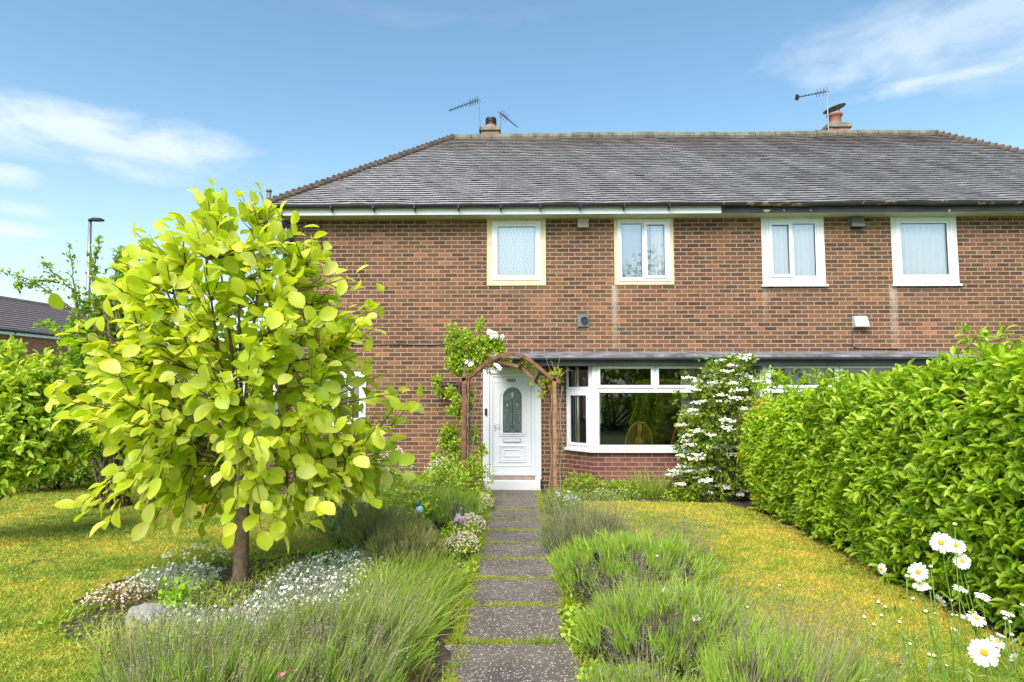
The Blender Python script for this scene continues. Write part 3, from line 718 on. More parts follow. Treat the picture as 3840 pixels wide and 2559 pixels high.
w5, g5 = window(W5, (upvc, .02), .03, [(0, .28, True, .045), (.28, .72, False, .04), (.72, 1, True, .045)], None, 'w')
# vents and fittings on the wall
def vent(px0, px1, py0, py1, m_, d, kind):
    x0, x1, z0, z1 = rect(px0, px1, py0, py1)
    mb = MB()
    if kind == 'cowl':
        mb.add([(x0,FY-.002,z1),(x1,FY-.002,z1),(x1,FY-.002,z0),(x0,FY-.002,z0),(x0+.01,FY-d*.45,z1-.01),(x1-.01,FY-d*.45,z1-.01),(x1,FY-d,z0+.015),(x0,FY-d,z0+.015),(x1,FY-d*.96,z0),(x0,FY-d*.96,z0)],
               [(4,5,1,0),(7,6,5,4),(0,3,9,7,4),(1,5,6,8,2),(7,9,8,6)])
    else: mb.box(x0, x1, FY-d, FY-.001, z0, z1)
    return mb.build('vent_cover', m_, house, bevel=.004), (x0, x1, z0, z1)
vent(2165, 2206, 820, 857, vent_m, .09, 'box')
v, q = vent(2165, 2208, 1179, 1226, vent_g, .025, 'box')
cxx, czz = (q[0]+q[1])/2+.02, (q[2]+q[3])/2
MB().tube([(cxx, FY-.06, czz), (cxx, FY-.026, czz)], .062, 18, False).build('vent_hole_rim', vent_g, v, True)
MB().tube([(cxx, FY-.034, czz), (cxx, FY-.028, czz)], .055, 18).build('vent_hole', black_pvc, v)
vent(3184, 3233, 812, 856, vent_g, .12, 'cowl'); vent(3196, 3249, 1186, 1229, vent_l, .12, 'cowl')
cb = MB()
def wire(pts, r, name, m_, Yp=FY-.012):
    return MB().tube([at(px, py, Yp) for px, py in pts], r, 5).build(name, m_, house)
wire([(3198, 1232), (3198, 1290), (3202, 1303), (3225, 1308), (3372, 1310), (3382, 1318), (3388, 1328)], .007, 'cable', black_pvc)
wire([(1076, 1294), (1300, 1296), (1500, 1292), (1600, 1295), (1690, 1291)], .008, 'cable', dark_metal)
wire([(1206, 822), (1206, 900), (1207, 980)], .005, 'cable', dark_metal)
wire([(2670, 1362), (2688, 1385), (2690, 1410)], .008, 'cable', black_pvc)
# canopy over door and bays
K0, K1 = X(1850, 1350, FY-.6), X(3640, 1350, FY-.6); KY = FY-.62
kz1 = Z(2300, 1334, KY)
MB().box(K0, K1, KY, FY-.001, kz1-.17, kz1).build('canopy', blackf, house)
MB().add([(K0-.02, KY-.03, kz1+.001), (K1+.02, KY-.03, kz1+.001), (K1+.02, FY-.002, kz1+.11), (K0-.02, FY-.002, kz1+.11), (K0-.02, KY-.03, kz1-.035), (K1+.02, KY-.03, kz1-.035)], [(0,1,2,3),(4,5,1,0)]).build('lead_flashing', simple('worn_lead', (.20, .215, .24), .28, .6, 4, 0, .3, .8), house)
MB().box(K0-.01, K1+.01, KY-.075, KY-.031, kz1-.075, kz1-.03).build('canopy_gutter', black_pvc, house, bevel=.01)
# bay
bayred = brick('bay_brick', BR_RED, (.40, .28, .22))
def bay(x0, x1, left_cant, dpt, curt, seed):
    f = FY-dpt; cant = .40 if left_cant else .02
    s0 = SILL
    P = [(x0, FY-.001), (x0+cant, f), (x1, f), (x1, FY-.001)]
    n_in = [(x0+.1, FY), (x0+cant+.05, f+.1), (x1-.1, f+.1), (x1-.1, FY)]
    bw = MB()
    for i in range(3): 
        a, b = P[i], P[i+1]; bw.add([(a[0],a[1],-.1),(b[0],b[1],-.1),(b[0],b[1],s0),(a[0],a[1],s0)], [(0,1,2,3)])
    bw.add([(p[0], p[1], s0-.001) for p in P], [(0,1,2,3)])
    bo = bw.build('bay_wall', bayred, house, uv=True)
    # sill following the bay
    ex = .06; Q = [(x0-.05, FY-.002), (x0+cant-.04, f-ex), (x1+.04, f-ex), (x1+.04, FY-.002)]
    bwin = MB().prism(Q, s0, s0+.05).build('bay_window', upvc, house, bevel=.006)
    top = BZ1; z0 = s0+.051; tz = s0+(top-s0)*.70
    # frontal lights
    fx0, fx1 = x0+cant, x1; W_ = fx1-fx0; d0, d1 = f-.01, f+.06
    fr = MB(); post = .09
    fr.box(fx0-.0, fx0+post, d0, d1, z0, top); fr.box(fx1-post, fx1, d0, d1, z0, top)
    fr.box(fx0+post, fx1-post, d0, d1, z0, z0+.055); fr.box(fx0+post, fx1-post, d0, d1, top-.05, top); fr.box(fx0+post, fx1-post, d0, d1, tz-.03, tz+.03)
    mid = (fx0+fx1)/2; fr.box(mid-.02, mid+.02, d0, d1, tz+.03, top-.05)
    fr.build('frame', upvc, bwin, bevel=.004)
    def light(a, b, c, d, sash, swd=.045):
        MB().ring(a+.001, b-.001, c+.001, d-.001, swd, d0-(.02 if sash else .002), d1-.012).build('sash', upvc, bwin, bevel=.004)
        MB().ring(a+swd+.001, b-swd-.001, c+swd+.001, d-swd-.001, .007, d0+.008, d1-.02).build('gasket', black_pvc, bwin)
        MB().box(a+swd, b-swd, f+.02, f+.026, c+swd, d-swd).build('pane', bay_glass, bwin)
    light(fx0+post, mid-.02, tz+.03, top-.05, True); light(mid+.02, fx1-post, tz+.03, top-.05, True)
    light(fx0+post, fx1-post, z0+.055, tz-.03, False, .02)
    if left_cant:   # canted side light, built straight then turned into place
        a, b = np.array([x0, FY-.03]), np.array([fx0, f]); L = np.linalg.norm(b-a); u = (b-a)/L; nn = np.array([u[1], -u[0]])
        nn = nn if nn[1] < 0 else -nn
        def cantbox(mb, s0_, s1_, e0, e1, c0, c1):
            pt = lambda s, e: (a[0]+u[0]*s+nn[0]*e, a[1]+u[1]*s+nn[1]*e)
            mb.prism([pt(s0_, e0), pt(s0_, e1), pt(s1_, e1), pt(s1_, e0)][::1], c0, c1)
        def cring(nm, s0_, s1_, c0, c1, wd, e0, e1, m_):
            mb = MB(); cantbox(mb, s0_, s0_+wd, e0, e1, c0, c1); cantbox(mb, s1_-wd, s1_, e0, e1, c0, c1)
            cantbox(mb, s0_+wd, s1_-wd, e0, e1, c0, c0+wd); cantbox(mb, s0_+wd, s1_-wd, e0, e1, c1-wd, c1); return mb.build(nm, m_, bwin)
        E1_ = .008; S1 = L-.03
        cring('frame', 0, S1, z0, tz, .05, -.06, E1_, upvc); cring('frame', 0, S1, tz+.001, top, .05, -.06, E1_, upvc)
        cring('sash', .051, S1-.051, z0+.051, tz-.051, .045, -.05, E1_+.014, upvc)
        for c0, c1, wd in ((z0+.097, tz-.097, .097), (tz+.051, top-.051, .051)):
            cring('gasket', wd, S1-wd, c0, c1, .007, -.03, E1_-.012, black_pvc)
            mb = MB(); cantbox(mb, wd, S1-wd, -.03, -.024, c0, c1); mb.build('pane', bay_glass, bwin)
    else:
        MB().box(x0, x0+.06, d1+.001, FY-.001, z0, top).build('side_frame', upvc, bwin)
    MB().box(x1-.06, x1-.001, d1+.001, FY-.001, z0, top).build('side_frame', upvc, bwin)
    MB().prism([(x0+.02, FY-.002), (x0+cant, f+.02), (x1-.02, f+.02), (x1-.02, FY-.002)], top+.001, top+.02).build('head_board', upvc, bwin)
    return bwin, z0, top, f
bw1, bz0, btop, bf = bay(BAY0, BAY1, True, .5, None, 5)
bw2, _, _, _ = bay(NB0, NB1, False, .5, None, 6)
green_curt = simple('pale_green_curtain', (.66, .70, .56), .9, .15, 5)
folds('curtain', BAY0+.14, BAY0+.36, bz0, btop, FY-.18, green_curt, bw1, .03, .07, 7)
def cant_curtain():
    V = []; n = 40
    for j, z_ in enumerate((bz0+.02, (bz0+btop)/2, btop-.02)):
        for i in range(n+1):
            t_ = -.05+i/n*1.15; k = .07+.018*math.sin(i*1.9+j*.3); V.append((BAY0+.02+.40*t_+k*.78, FY-.03-.47*t_+k*.62, z_))
    m2 = n+1; np_mesh('curtain', V, [(j*m2+i, j*m2+i+1, (j+1)*m2+i+1, (j+1)*m2+i) for j in range(2) for i in range(n)], None, cant_m, bw1, True)
cant_m = simple('side_curtain', (.80, .84, .72), .9, .1, 5)
cant_curtain()
folds('curtain', BAY1-.56, BAY1-.08, bz0, btop, FY-.25, simple('cream_curtain', (.66, .68, .60), .9, .1, 5), bw1, .03, .08, 8)
folds('curtain', BAY0+.46, BAY0+.62, bz0+.4, btop, FY+.1, green_curt, bw1, .02, .07, 9)
folds('curtain', NB0+.1, NB1-.1, bz0, btop-.06, FY-.1, simple('grey_curtain', (.34, .38, .40), .9, .1, 5), bw2, .02, .07, 10)
# rooms
def bigroom(x0, x1, z1, d):
    mb = MB(); y0 = FY+.29
    mb.add([(x0,y0,.12),(x1,y0,.12),(x1,y0+d,.12),(x0,y0+d,.12),(x0,y0,z1),(x1,y0,z1),(x1,y0+d,z1),(x0,y0+d,z1)], [(4,7,6,5),(1,5,6,2),(2,6,7,3),(3,7,4,0)])
    mb.build('room', room_m, house); MB().box(x0, x1, y0-.25, y0+d, .08, .121).build('room_floor', carpet, house)
bigroom(BAY0-.4, BAY1+.15, BZ1+.1, 4.2); bigroom(NB0-.05, NB1+.4, BZ1+.1, 3)
room(W5[0]-.2, W5[1]+.2, W5[2]-.2, W5[3]+.1, 2)
# door
dx0, dx1, _, dz1 = DR; dp_ = 'door'
DZ = .235                                     # threshold height
door = MB().box(dx0+.002, dx0+.115, FY-.04, FY+.08, DZ, dz1-.002).box(dx1-.115, dx1-.002, FY-.04, FY+.08, DZ, dz1-.002).box(dx0+.116, dx1-.116, FY-.04, FY+.08, dz1-.13, dz1-.002)
door = door.build('door', upvc, house, bevel=.004)
a0, a1 = dx0+.117, dx1-.117
MB().ring(a0, a1, DZ, dz1-.132, .055, FY-.015, FY+.06).build('door_frame', upvc, door, bevel=.004)
l0, l1, lz0, lz1 = a0+.057, a1-.057, DZ+.057, dz1-.19
leaf = MB().box(l0, l1, FY+.0, FY+.05, lz0, lz1).build('door_leaf', upvc, door, bevel=.003)
mid = (l0+l1)/2
def leafring(hw, z0, z1, wd, d): MB().ring(mid-hw, mid+hw, z0, z1, wd, FY-d, FY-.0005).build('moulding', upvc, leaf, bevel=.003)
gx0, gx1 = X(1886, 1540), X(1957, 1540); gz0, gz1 = Z(1921, 1624), Z(1921, 1453); gm = (gx0+gx1)/2
def arch_pts(hw, z0, z1, n=14):
    zc = z1-hw; P = [(gm-hw, z0), (gm+hw, z0)]
    return P+[(gm+hw*math.cos(math.pi*k/n), zc+hw*math.sin(math.pi*k/n)) for k in range(n+1)]
def arch_band(hw0, hw1, z0, z1, y0, y1, name, m_, grow=0):
    A, B = arch_pts(hw0, z0, z1), arch_pts(hw1, z0-(hw1-hw0), z1+(hw1-hw0)); n = len(A); mb = MB()
    V = [(x, y0, z) for x, z in A]+[(x, y0, z) for x, z in B]+[(x, y1, z) for x, z in A]+[(x, y1, z) for x, z in B]
    fs = []
    for i in range(n):
        j = (i+1) % n; fs += [(i, n+i, n+j, j), (i, j, 2*n+j, 2*n+i), (n+i, 3*n+i, 3*n+j, n+j)]
    mb.add(V, fs); return mb.build(name, m_, leaf)
ghw = (gx1-gx0)/2
arch_band(ghw, ghw+.022, gz0, gz1, FY-.016, FY-.0005, 'moulding', upvc)
arch_band(ghw+.06, ghw+.075, gz0, gz1, FY-.012, FY-.0005, 'moulding', upvc)
A = arch_pts(ghw-.001, gz0, gz1); gl = MB().add([(x, FY-.004, z) for x, z in A], [tuple(range(len(A)))]).build('door_glass', dglass, leaf)
ld = MB(); yl = FY-.008
for dxx in (-.55, -.3, .3, .55): ld.tube([(gm+dxx*ghw, yl, gz0+.02), (gm+dxx*ghw, yl, gz1-.26)], .0035, 4)
ld.tube([(gm, yl, gz0+.10), (gm, yl, gz1-.22)], .012, 4)
for s in (-1, 1):
    ld.tube([(gm+s*ghw*(.0+.9*k/8), yl, gz1-.23-.12*(k/8)**2+.03*math.sin(k/8*3)) for k in range(9)], .0045, 4)
    ld.tube([(gm+s*ghw*(.1+.75*(1-k/8)), yl, gz1-.05-.09*(1-k/8)**1.5) for k in range(9)], .004, 4)
    ld.tube([(gm+s*.01, yl, gz0+.14), (gm+s*.05, yl, gz0+.06), (gm+s*.11, yl, gz0+.035), (gm+s*.12, yl, gz0+.02)], .008, 4)
ld.build('leadwork', simple('lead_came', (.10, .12, .12), .4, .2), gl)
drop_m = simple('clear_drop_glass', (.42, .52, .48), .2, .1)
for (x, z, a_, b_2) in ((gm, gz1-.13, .022, .05), (gm-ghw*.52, gz1-.31, .014, .022), (gm+ghw*.52, gz1-.31, .014, .022)):
    MB().add([(x+a_*math.cos(k*math.pi/6), yl-.001, z+b_2*math.sin(k*math.pi/6)) for k in range(12)], [tuple(range(12))]).build('glass_drop', drop_m, gl)
arch_band(ghw-.008, ghw-.001, gz0+.007, gz1-.007, FY-.012, FY-.0045, 'glass_edge', lead)
leafring(.33, lz0+.10, lz1-.09, .012, .008)
z = lambda py: Z(1921, py)
leafring(.235, z(1734), z(1671), .014, .012); leafring(.205, z(1727), z(1677), .010, .010); leafring(.14, z(1713), z(1686), .010, .012)
MB().box(mid-.235, mid+.235, FY-.012, FY-.0005, z(1636), z(1633)).build('moulding', upvc, leaf)
lb = MB().ring(mid-.155, mid+.155, z(1658), z(1645), .006, FY-.016, FY-.0005).build('letterbox', grey_metal, leaf)
MB().box(mid-.148, mid+.148, FY-.014, FY-.0005, z(1657.6)+.004, z(1645.4)-.004).build('letterbox_flap', upvc, lb)
hx = l0+.03
hd = MB().box(hx-.016, hx+.016, FY-.014, FY-.0005, z(1615), z(1583)).build('door_handle', white_paint, leaf, bevel=.003)
MB().tube([(hx, FY-.013, z(1592)), (hx, FY-.055, z(1592)), (hx+.10, FY-.055, z(1592)+.002)], .009, 8).build('lever', white_paint, hd, True)
MB().box(hx-.004, hx+.004, FY-.016, FY-.0145, z(1609), z(1602)).build('keyhole', black_pvc, hd)
nz0, nz1 = z(1435), z(1421); gold = simple('gold_digit', (.85, .82, .70), .35, .1)
segs = {'2': [(0,1,1,1),(1,1,1,.5),(1,.5,0,.5),(0,.5,0,0),(0,0,1,0)], '5': [(1,1,0,1),(0,1,0,.52),(0,.52,.9,.52),(.9,.52,.9,0),(.9,0,0,0)]}
for k, (dg, px0) in enumerate((('2', 1903), ('5', 1919.5))):
    a, b = X(px0, 1428), X(px0+14, 1428)
    pl = MB().box(a, b, FY-.006, FY-.0005, nz0, nz1).build('number_plate', black_pvc, leaf)
    mb = MB(); w_ = b-a; h_ = nz1-nz0; q0, q1, r0, r1 = a+w_*.25, b-w_*.25, nz0+h_*.18, nz1-h_*.18; th = .0032
    for x_0, y_0, x_1, y_1 in segs[dg]:
        xa, xb = sorted((q0+(q1-q0)*x_0, q0+(q1-q0)*x_1)); za, zb = sorted((r0+(r1-r0)*y_0, r0+(r1-r0)*y_1))
        mb.box(xa-th, xb+th, FY-.009-.0002*(x_0+y_0+2*y_1), FY-.0065, za-th, zb+th)
    mb.build('digit_'+{'2': 'two', '5': 'five'}[dg], gold, pl)
bx, bz = X(1823, 1545), z(1545)
MB().box(bx-.022, bx+.022, FY-.062, FY-.041, bz-.062, bz+.062).build('doorbell', black_pvc, door, bevel=.015)
MB().box(a0, a1, FY-.05, FY+.08, DZ-.012, DZ-.001).build('threshold', grey_metal, door)
MB().box(a0+.002, a1-.002, FY-.12, FY+.06, DZ-.065, DZ-.013).build('tiled_step', simple('quarry_tile', (.40, .28, .22), .5, .2, 12), door)
MB().box(dx0+.02, dx1-.02, FY-.17, FY+.05, -.02, DZ-.066).build('step', white_paint, door, bevel=.01)
for xx in (dx0+.003, dx1-.115): MB().box(xx, xx+.112, FY-.03, FY+.05, DZ-.065, DZ-.001).build('frame_foot', white_paint, door)
# ---- chairs inside the bay
def chair(px, py, Y, rz, label):
    c = at(px, py, Y); c[2] = .122
    o = empty('dining_chair', c, label, 'chair', 'pine wheelback chairs behind the bay window'); o.rotation_euler = (0, 0, rz)
    def P(x, y, z_): return (c[0]+x, c[1]+y, c[2]+z_)
    MB().prism([P(x, y, 0)[:2] for x, y in ((-.21,-.19),(.21,-.19),(.23,.1),(.18,.23),(-.18,.23),(-.23,.1))], c[2]+.43, c[2]+.465).build('seat', pine, o, bevel=.012)
    for sx, sy in ((-1,-1),(1,-1),(-1,1),(1,1)):
        MB().tube([P(sx*.15, sy*.14, .43), P(sx*.19, sy*.19, .22), P(sx*.21, sy*.21, 0)], [.014,.022,.013], 8).build('leg', pine, o, True)
    MB().tube([P(-.19,-.19,.2), P(-.19,.19,.2)], .011, 6).tube([P(.19,-.19,.2), P(.19,.19,.2)], .011, 6).tube([P(-.19,0,.2), P(.19,0,.2)], .011, 6).build('stretcher', pine, o, True)
    hoop = [P(.215*math.cos(a), -.17-.10*math.sin(a), .465+.10+(.47)*math.sin(a)**.8 if math.sin(a) > 0 else .465) for a in np.linspace(0.001, math.pi-.001, 22)]
    hoop = [P(.2,-.15,.46)]+hoop+[P(-.2,-.15,.46)]
    MB().tube(hoop, .012, 8).build('back_hoop', pine, o, True)
    sp = MB()
    for x in (-.155,-.115,-.075,.075,.115,.155):
        top = .465+.10+.47*max(.05, 1-(x/.215)**2)**.45
        sp.tube([P(x*.9, -.16, .46), P(x, -.17-.09, top-.01)], .0055, 5)
    sp.build('spindles', pine, o)
    st = MB(); pr = [(0,.018),(.1,.025),(.2,.014),(.3,.035),(.38,.045),(.46,.045),(.54,.03),(.62,.014),(.75,.03),(.88,.035),(1,.02)]
    V = []; 
    for t, wd in pr:
        for s in (-1, 1): V.append(P(s*wd*1.25, -.16-.1*t, .46+.57*t))
    st.add(V+[(x, y+.01, z_) for x, y, z_ in V], [(2*i, 2*i+1, 2*i+3, 2*i+2) for i in range(len(pr)-1)]+[(22+2*i+2, 22+2*i+3, 22+2*i+1, 22+2*i) for i in range(len(pr)-1)])
    st.build('back_splat', pine, o)
    o.scale = (1.13, 1.13, 1.0); return o
chair(2383, 1640, FY+.45, R(6), 'pine hoop-back chair facing away behind the middle of the bay window glass')
chair(2483, 1640, FY+.55, R(68), 'pine hoop-back chair turned sideways behind the bay window glass near the curtain')
# ---- hanging basket bar on the wall
hb = empty('wall_planter', at(1680, 1432, FY-.02), 'black wire planter of trailing leaves on the brick wall left of the arch', 'planter')
p = at(1625, 1433, FY-.05); q = at(1732, 1433, FY-.05)
MB().tube([p, q], .016, 6).build('rail', dark_metal, hb)
bk = MB(); xs = np.linspace(p[0]+.09, q[0]-.02, 9)
for x in xs: bk.tube([(x, FY-.005, p[2]-.22), (x, FY-.10, p[2]-.20), (x, FY-.2, p[2]-.05)], .006, 4)
bk.tube([(xs[0], FY-.2, p[2]-.05), (xs[-1], FY-.2, p[2]-.05)], .01, 5).build('basket', dark_metal, hb)
MB().box(xs[0], xs[-1], FY-.17, FY-.005, p[2]-.2, p[2]-.07).build('coir_liner', soil, hb)
# ---- aerials
def aerial(mast, mY, boom, els, label, refl=None):
    b0 = at(*mast[0], mY); o = empty('tv_aerial', b0, label, 'aerial')
    m1 = at(*mast[1], mY); MB().tube([b0, m1], .013, 6).build('mast', grey_metal, o)
    p, q = at(*boom[0], mY), at(*boom[1], mY+boom[2]); bo = MB().tube([p, q], .009, 5).build('boom', dark_metal, o)
    e = MB(); d = unit((q-p)[None])[0]; s = np.cross(d, [0, 0, 1]); s = s/np.linalg.norm(s); up = np.cross(s, d)
    for k in range(els):
        c = p+(q-p)*(.05+.93*k/(els-1)); L = .12-.05*k/els
        e.tube([c-s*L-up*.01, c+s*L+up*.01], .0055, 4)
        if k < 4: e.tube([c-up*.09, c+up*.09], .006, 4)
    e.build('elements', dark_metal, bo)
    return o, p, q, s, up
aerial(((1800, 480), (1796, 366)), RY+.05, ((1797, 374), (1684, 416), .5), 13, 'long thin tv aerial pointing left on the left chimney')
aerial(((1876, 480), (1878, 420)), RY+.05, ((1876, 424), (1938, 476), -.4), 9, 'small tv aerial sloping down to the right of the left chimney')
o, p, q, s, up = aerial(((3108, 505), (3101, 342)), RY+.02, ((3106, 342), (2990, 366), .6), 10, 'tall tv aerial with a reflector plate on the right chimney')
MB().add([tuple(q+s*.06*a+up*.07*b+ (q-p)/np.linalg.norm(q-p)*.0) for a, b in ((-1,-1),(1,-.8),(1.1,1),(-.8,.9))]+[tuple(q+s*.06*a+up*.07*b+(q-p)/np.linalg.norm(q-p)*.02) for a, b in ((-1,-1),(1,-.8),(1.1,1),(-.8,.9))],
         [(0,1,2,3),(7,6,5,4),(0,4,5,1),(1,5,6,2),(2,6,7,3),(3,7,4,0)]).build('reflector', dark_metal, o)
# ------------------------------------------------------------------ garden arch
arch = empty('garden_arch', gnd(1905, 1884), 'brown timber garden arch over the path in front of the white door', 'garden arch')
AY = 10.0; S = 600/2352
def az(zx, zy): return 1600+zx*S, 1200+zy*S
def rail(pts, Y, h, d, name, m_):
    P = [at(*az(*p), Y) for p in pts]
    # smooth resample
    P = np.array(P); t = np.linspace(0, len(P)-1, 40); P = np.stack([np.interp(t, range(len(P)), P[:, k]) for k in range(3)], 1)
    for _ in range(2): P[1:-1] = (P[:-2]+2*P[1:-1]+P[2:])/4
    T = np.gradient(P, axis=0); nn = unit(np.stack([-T[:, 2], 0*T[:, 0], T[:, 0]], 1))
    V = []; 
    for p, n_ in zip(P, nn): V += [p, p-n_*h, p-n_*h+[0, d, 0], p+[0, d, 0]]
    n = len(P); fs = [(i*4+k, (i+1)*4+k, (i+1)*4+(k+1) % 4, i*4+(k+1) % 4) for i in range(n-1) for k in range(4)]+[(3, 2, 1, 0), ((n-1)*4, (n-1)*4+1, (n-1)*4+2, (n-1)*4+3)]
    MB().add(V, fs).build(name, m_, arch, bevel=.004); return P
fr_pts = [(470,885),(560,832),(660,775),(760,690),(850,610),(950,550),(1050,508),(1150,482),(1250,476),(1350,488),(1440,515),(1540,575),(1640,655),(1740,745),(1830,820),(1900,860),(1965,885)]
bk_pts = [(560,880),(660,800),(760,720),(860,655),(960,605),(1060,598),(1160,618),(1260,640),(1360,668),(1450,725),(1530,800),(1610,880),(1690,940),(1755,985)]
Pf = rail(fr_pts, AY, .055, .045, 'front_rail', rust); Pb = rail(bk_pts, AY+.55, .05, .045, 'rear_rail', timber)
for a, b in (((1028, 540), (1020, 632)), ((1405, 560), (1372, 705)), ((1690, 735), (1600, 900)), ((720, 745), (800, 700))):
    p, q = at(*az(*a), AY+.045), at(*az(*b), AY+.55); MB().tube([p, q], .03, 4).build('cross_bar', rust, arch)
def post(px0, px1, Y, topzy, m_, base=True):
    cx = X((px0+px1)/2, 1700, Y); hw = (px1-px0)/2/F*Y
    zt = at(*az(1000, topzy), Y)[2]
    mb = MB(); n = 12
    V = []
    for i in range(n+1):
        zz = -.05+(zt+.05)*i/n; o = .004*math.sin(i*1.7+cx*9)
        V += [(cx-hw+o, Y, zz), (cx+hw+o, Y, zz), (cx+hw+o, Y+hw*2, zz), (cx-hw+o, Y+hw*2, zz)]
    fs = [(i*4+k, i*4+(k+1) % 4, (i+1)*4+(k+1) % 4, (i+1)*4+k) for i in range(n) for k in range(4)]+[(n*4, n*4+1, n*4+2, n*4+3)]
    mb.add(V, fs).build('post', m_, arch, bevel=.004)
post(1731, 1747, AY, 850, rust); post(1750, 1762, AY+.55, 850, rust); post(2074, 2088, AY, 860, timber); post(2063, 2072, AY+.55, 930, rust)
# ------------------------------------------------------------------ plant generators
def curve_pts(a, b, n=6, sagz=0, jit=.0):
    a, b = np.array(a, float), np.array(b, float); t = np.linspace(0, 1, n)[:, None]
    P = a+(b-a)*t; P[:, 2] += sagz*np.sin(np.pi*t[:, 0]); P[1:-1] += rng.normal(0, jit, (n-2, 3)); return P
def blob_points(blobs, n, shell=.45):
    w_ = np.array([b[3]*b[4]*b[5] for b in blobs])**.67; w_ = w_/w_.sum(); k = rng.choice(len(blobs), n, p=w_)
    B = np.array(blobs)[k]; d = rdir(n); r = rng.random(n)**shell
    # lumpy outline
    lump = 1+.18*np.sin(d[:, 0]*5+B[:, 0]*3)*np.sin(d[:, 2]*6+B[:, 1]*2)+.1*np.sin(d[:, 1]*11+d[:, 2]*9)
    P = B[:, :3]+d*B[:, 3:6]*(r*lump)[:, None]; return P, d
def leafy(name, loc, blobs, n, L, W, mat, label, cat, k=4, T=T_OVAL, group=None, stems=8, stem_m=None, stem_r=.02, floor=.03, up=.3, extra=None, kind_part='foliage', shell=.45):
    o = empty(name, loc, label, cat, group)
    C, d = blob_points(blobs, n//k, shell)
    m_ = C[:, 2] > floor; C, d = C[m_], d[m_]
    P = np.repeat(C, k, 0)+rng.normal(0, L*.25, (len(C)*k, 3)); D0 = unit(np.repeat(d, k, 0)+[0, 0, up]); D = unit(D0+rng.normal(0, .75, D0.shape))
    Nn = unit(rng.normal(0, .5, D.shape)+[0, 0, 1.0]+D0*.4)
    n_ = len(P); V, q = scatter(T, P, D, Nn, L*rng.uniform(.6, 1.25, n_), W*rng.uniform(.7, 1.25, n_))
    np_mesh(kind_part, V, q, None, mat, o, True)
    if stems:
        mb = MB(); tips = C[rng.choice(len(C), stems)]
        for tp in tips:
            b = np.array(loc)+[rng.normal(0, stem_r*4), rng.normal(0, stem_r*4), 0]; mid_ = b*.45+tp*.55+[0, 0, .12*(tp[2]-b[2])]
            pts = [b, b*.7+mid_*.3+[0, 0, .05], mid_, tp]; mb.tube(pts, [stem_r, stem_r*.8, stem_r*.5, stem_r*.2], 5)
        mb.build('branches', stem_m or twig_m, o, True)
    return o
def flower_disc(C, N_, r, petals=5, mat=None, parent=None, name='flowers', w=.62):
    n = len(C); N_ = unit(N_); a = unit(np.cross(N_, rng.normal(size=(n, 3)))); b = np.cross(N_, a)
    P, D, NN = [], [], []
    for k in range(petals):
        th = 2*math.pi*k/petals; D.append(a*math.cos(th)+b*math.sin(th)+N_*.15); P.append(C); NN.append(N_)
    P, D, NN = map(np.concatenate, (P, D, NN)); rr = np.tile(np.broadcast_to(r, n), petals)
    V, q = scatter(T_DIA, P, D, NN, rr, rr*w); return np_mesh(name, V, q, None, mat, parent)
# ------------------------------------------------------------------ magnolia tree
TY = 5.86
tb = gnd(903, 2190); tree = empty('magnolia_tree', tb, 'young tree with large round lime green leaves growing in the left bed', 'tree')
def TP(px, py, dy=0):
    return at(px, py, TY+dy)
trunk = MB()
tp = [TP(903, 2215), TP(902, 2150), TP(906, 2030), TP(908, 1900, .02), TP(905, 1780, .03), TP(905, 1690, .03)]
trunk.tube(tp, [.098, .068, .061, .06, .058, .052], 12)
for a in np.linspace(0, 6.28, 6)[:-1]: trunk.tube([tp[1]+[.03*math.cos(a), .03*math.sin(a), -.02], tp[0]+[.12*math.cos(a), .12*math.sin(a), -.03]], [.04, .02], 6)
trunk.build('trunk', bark, tree, True)
prof = np.array([(700, 780, 830), (740, 760, 1000), (790, 700, 1080), (860, 600, 1180), (930, 540, 1230), (1010, 470, 1310), (1080, 430, 1350), (1160, 400, 1400), (1260, 360, 1420), (1350, 340, 1440), (1430, 320, 1470), (1500, 330, 1490), (1580, 340, 1490), (1660, 400, 1500), (1740, 440, 1490), (1800, 430, 1480), (1860, 350, 1400), (1910, 420, 1340), (1960, 800, 1150), (1990, 880, 1100)], float)
limb_pts = []; lm = MB(); K = 15
for k in range(K):
    ang = 2*math.pi*k/K+rng.normal(0, .15); st_ = tp[5]*(rng.random()*.8)+tp[4]*.0; f_ = rng.random(); st_ = tp[4]*(1-f_)+tp[5]*f_
    tz = rng.uniform(1.5, 3.1) if k % 3 else rng.uniform(1.0, 1.5)
    py = 1480-(tz-1.65)*418; l, r_ = np.interp(py, prof[:, 0], prof[:, 1]), np.interp(py, prof[:, 0], prof[:, 2])
    cx = X((l+r_)/2, py, TY); hw = (r_-l)/2/418*.62
    e = np.array([cx+hw*math.cos(ang), TY+hw*.8*math.sin(ang), tz])
    mid_ = st_*.5+e*.5+np.array([(e[0]-st_[0])*.18, (e[1]-st_[1])*.18, -.06*(tz-1)])
    ts = np.linspace(0, 1, 12)[:, None]; Pq = (1-ts)**2*st_+2*ts*(1-ts)*mid_+ts**2*e
    Pq[1:-1] += rng.normal(0, .012, Pq[1:-1].shape)
    lm.tube(Pq, np.linspace(.019, .007, 12), 7); limb_pts.append(Pq)
for k in range(5):   # leaders
    e = [TP(800, 860, -.1), TP(1000, 840, .1), TP(880, 960, .3), TP(700, 1010, -.2), TP(1150, 1000, .1)][k]
    st_ = tp[5]; mid_ = st_*.5+e*.5+[(e[0]-st_[0])*-.15, 0, .1]; ts = np.linspace(0, 1, 14)[:, None]
    Pq = (1-ts)**2*st_+2*ts*(1-ts)*mid_+ts**2*e; lm.tube(Pq, np.linspace(.022, .005, 14), 7); limb_pts.append(Pq)
lm.build('limbs', bark, tree, True)
LP = np.concatenate(limb_pts)
shoots = []; n_sh = 760
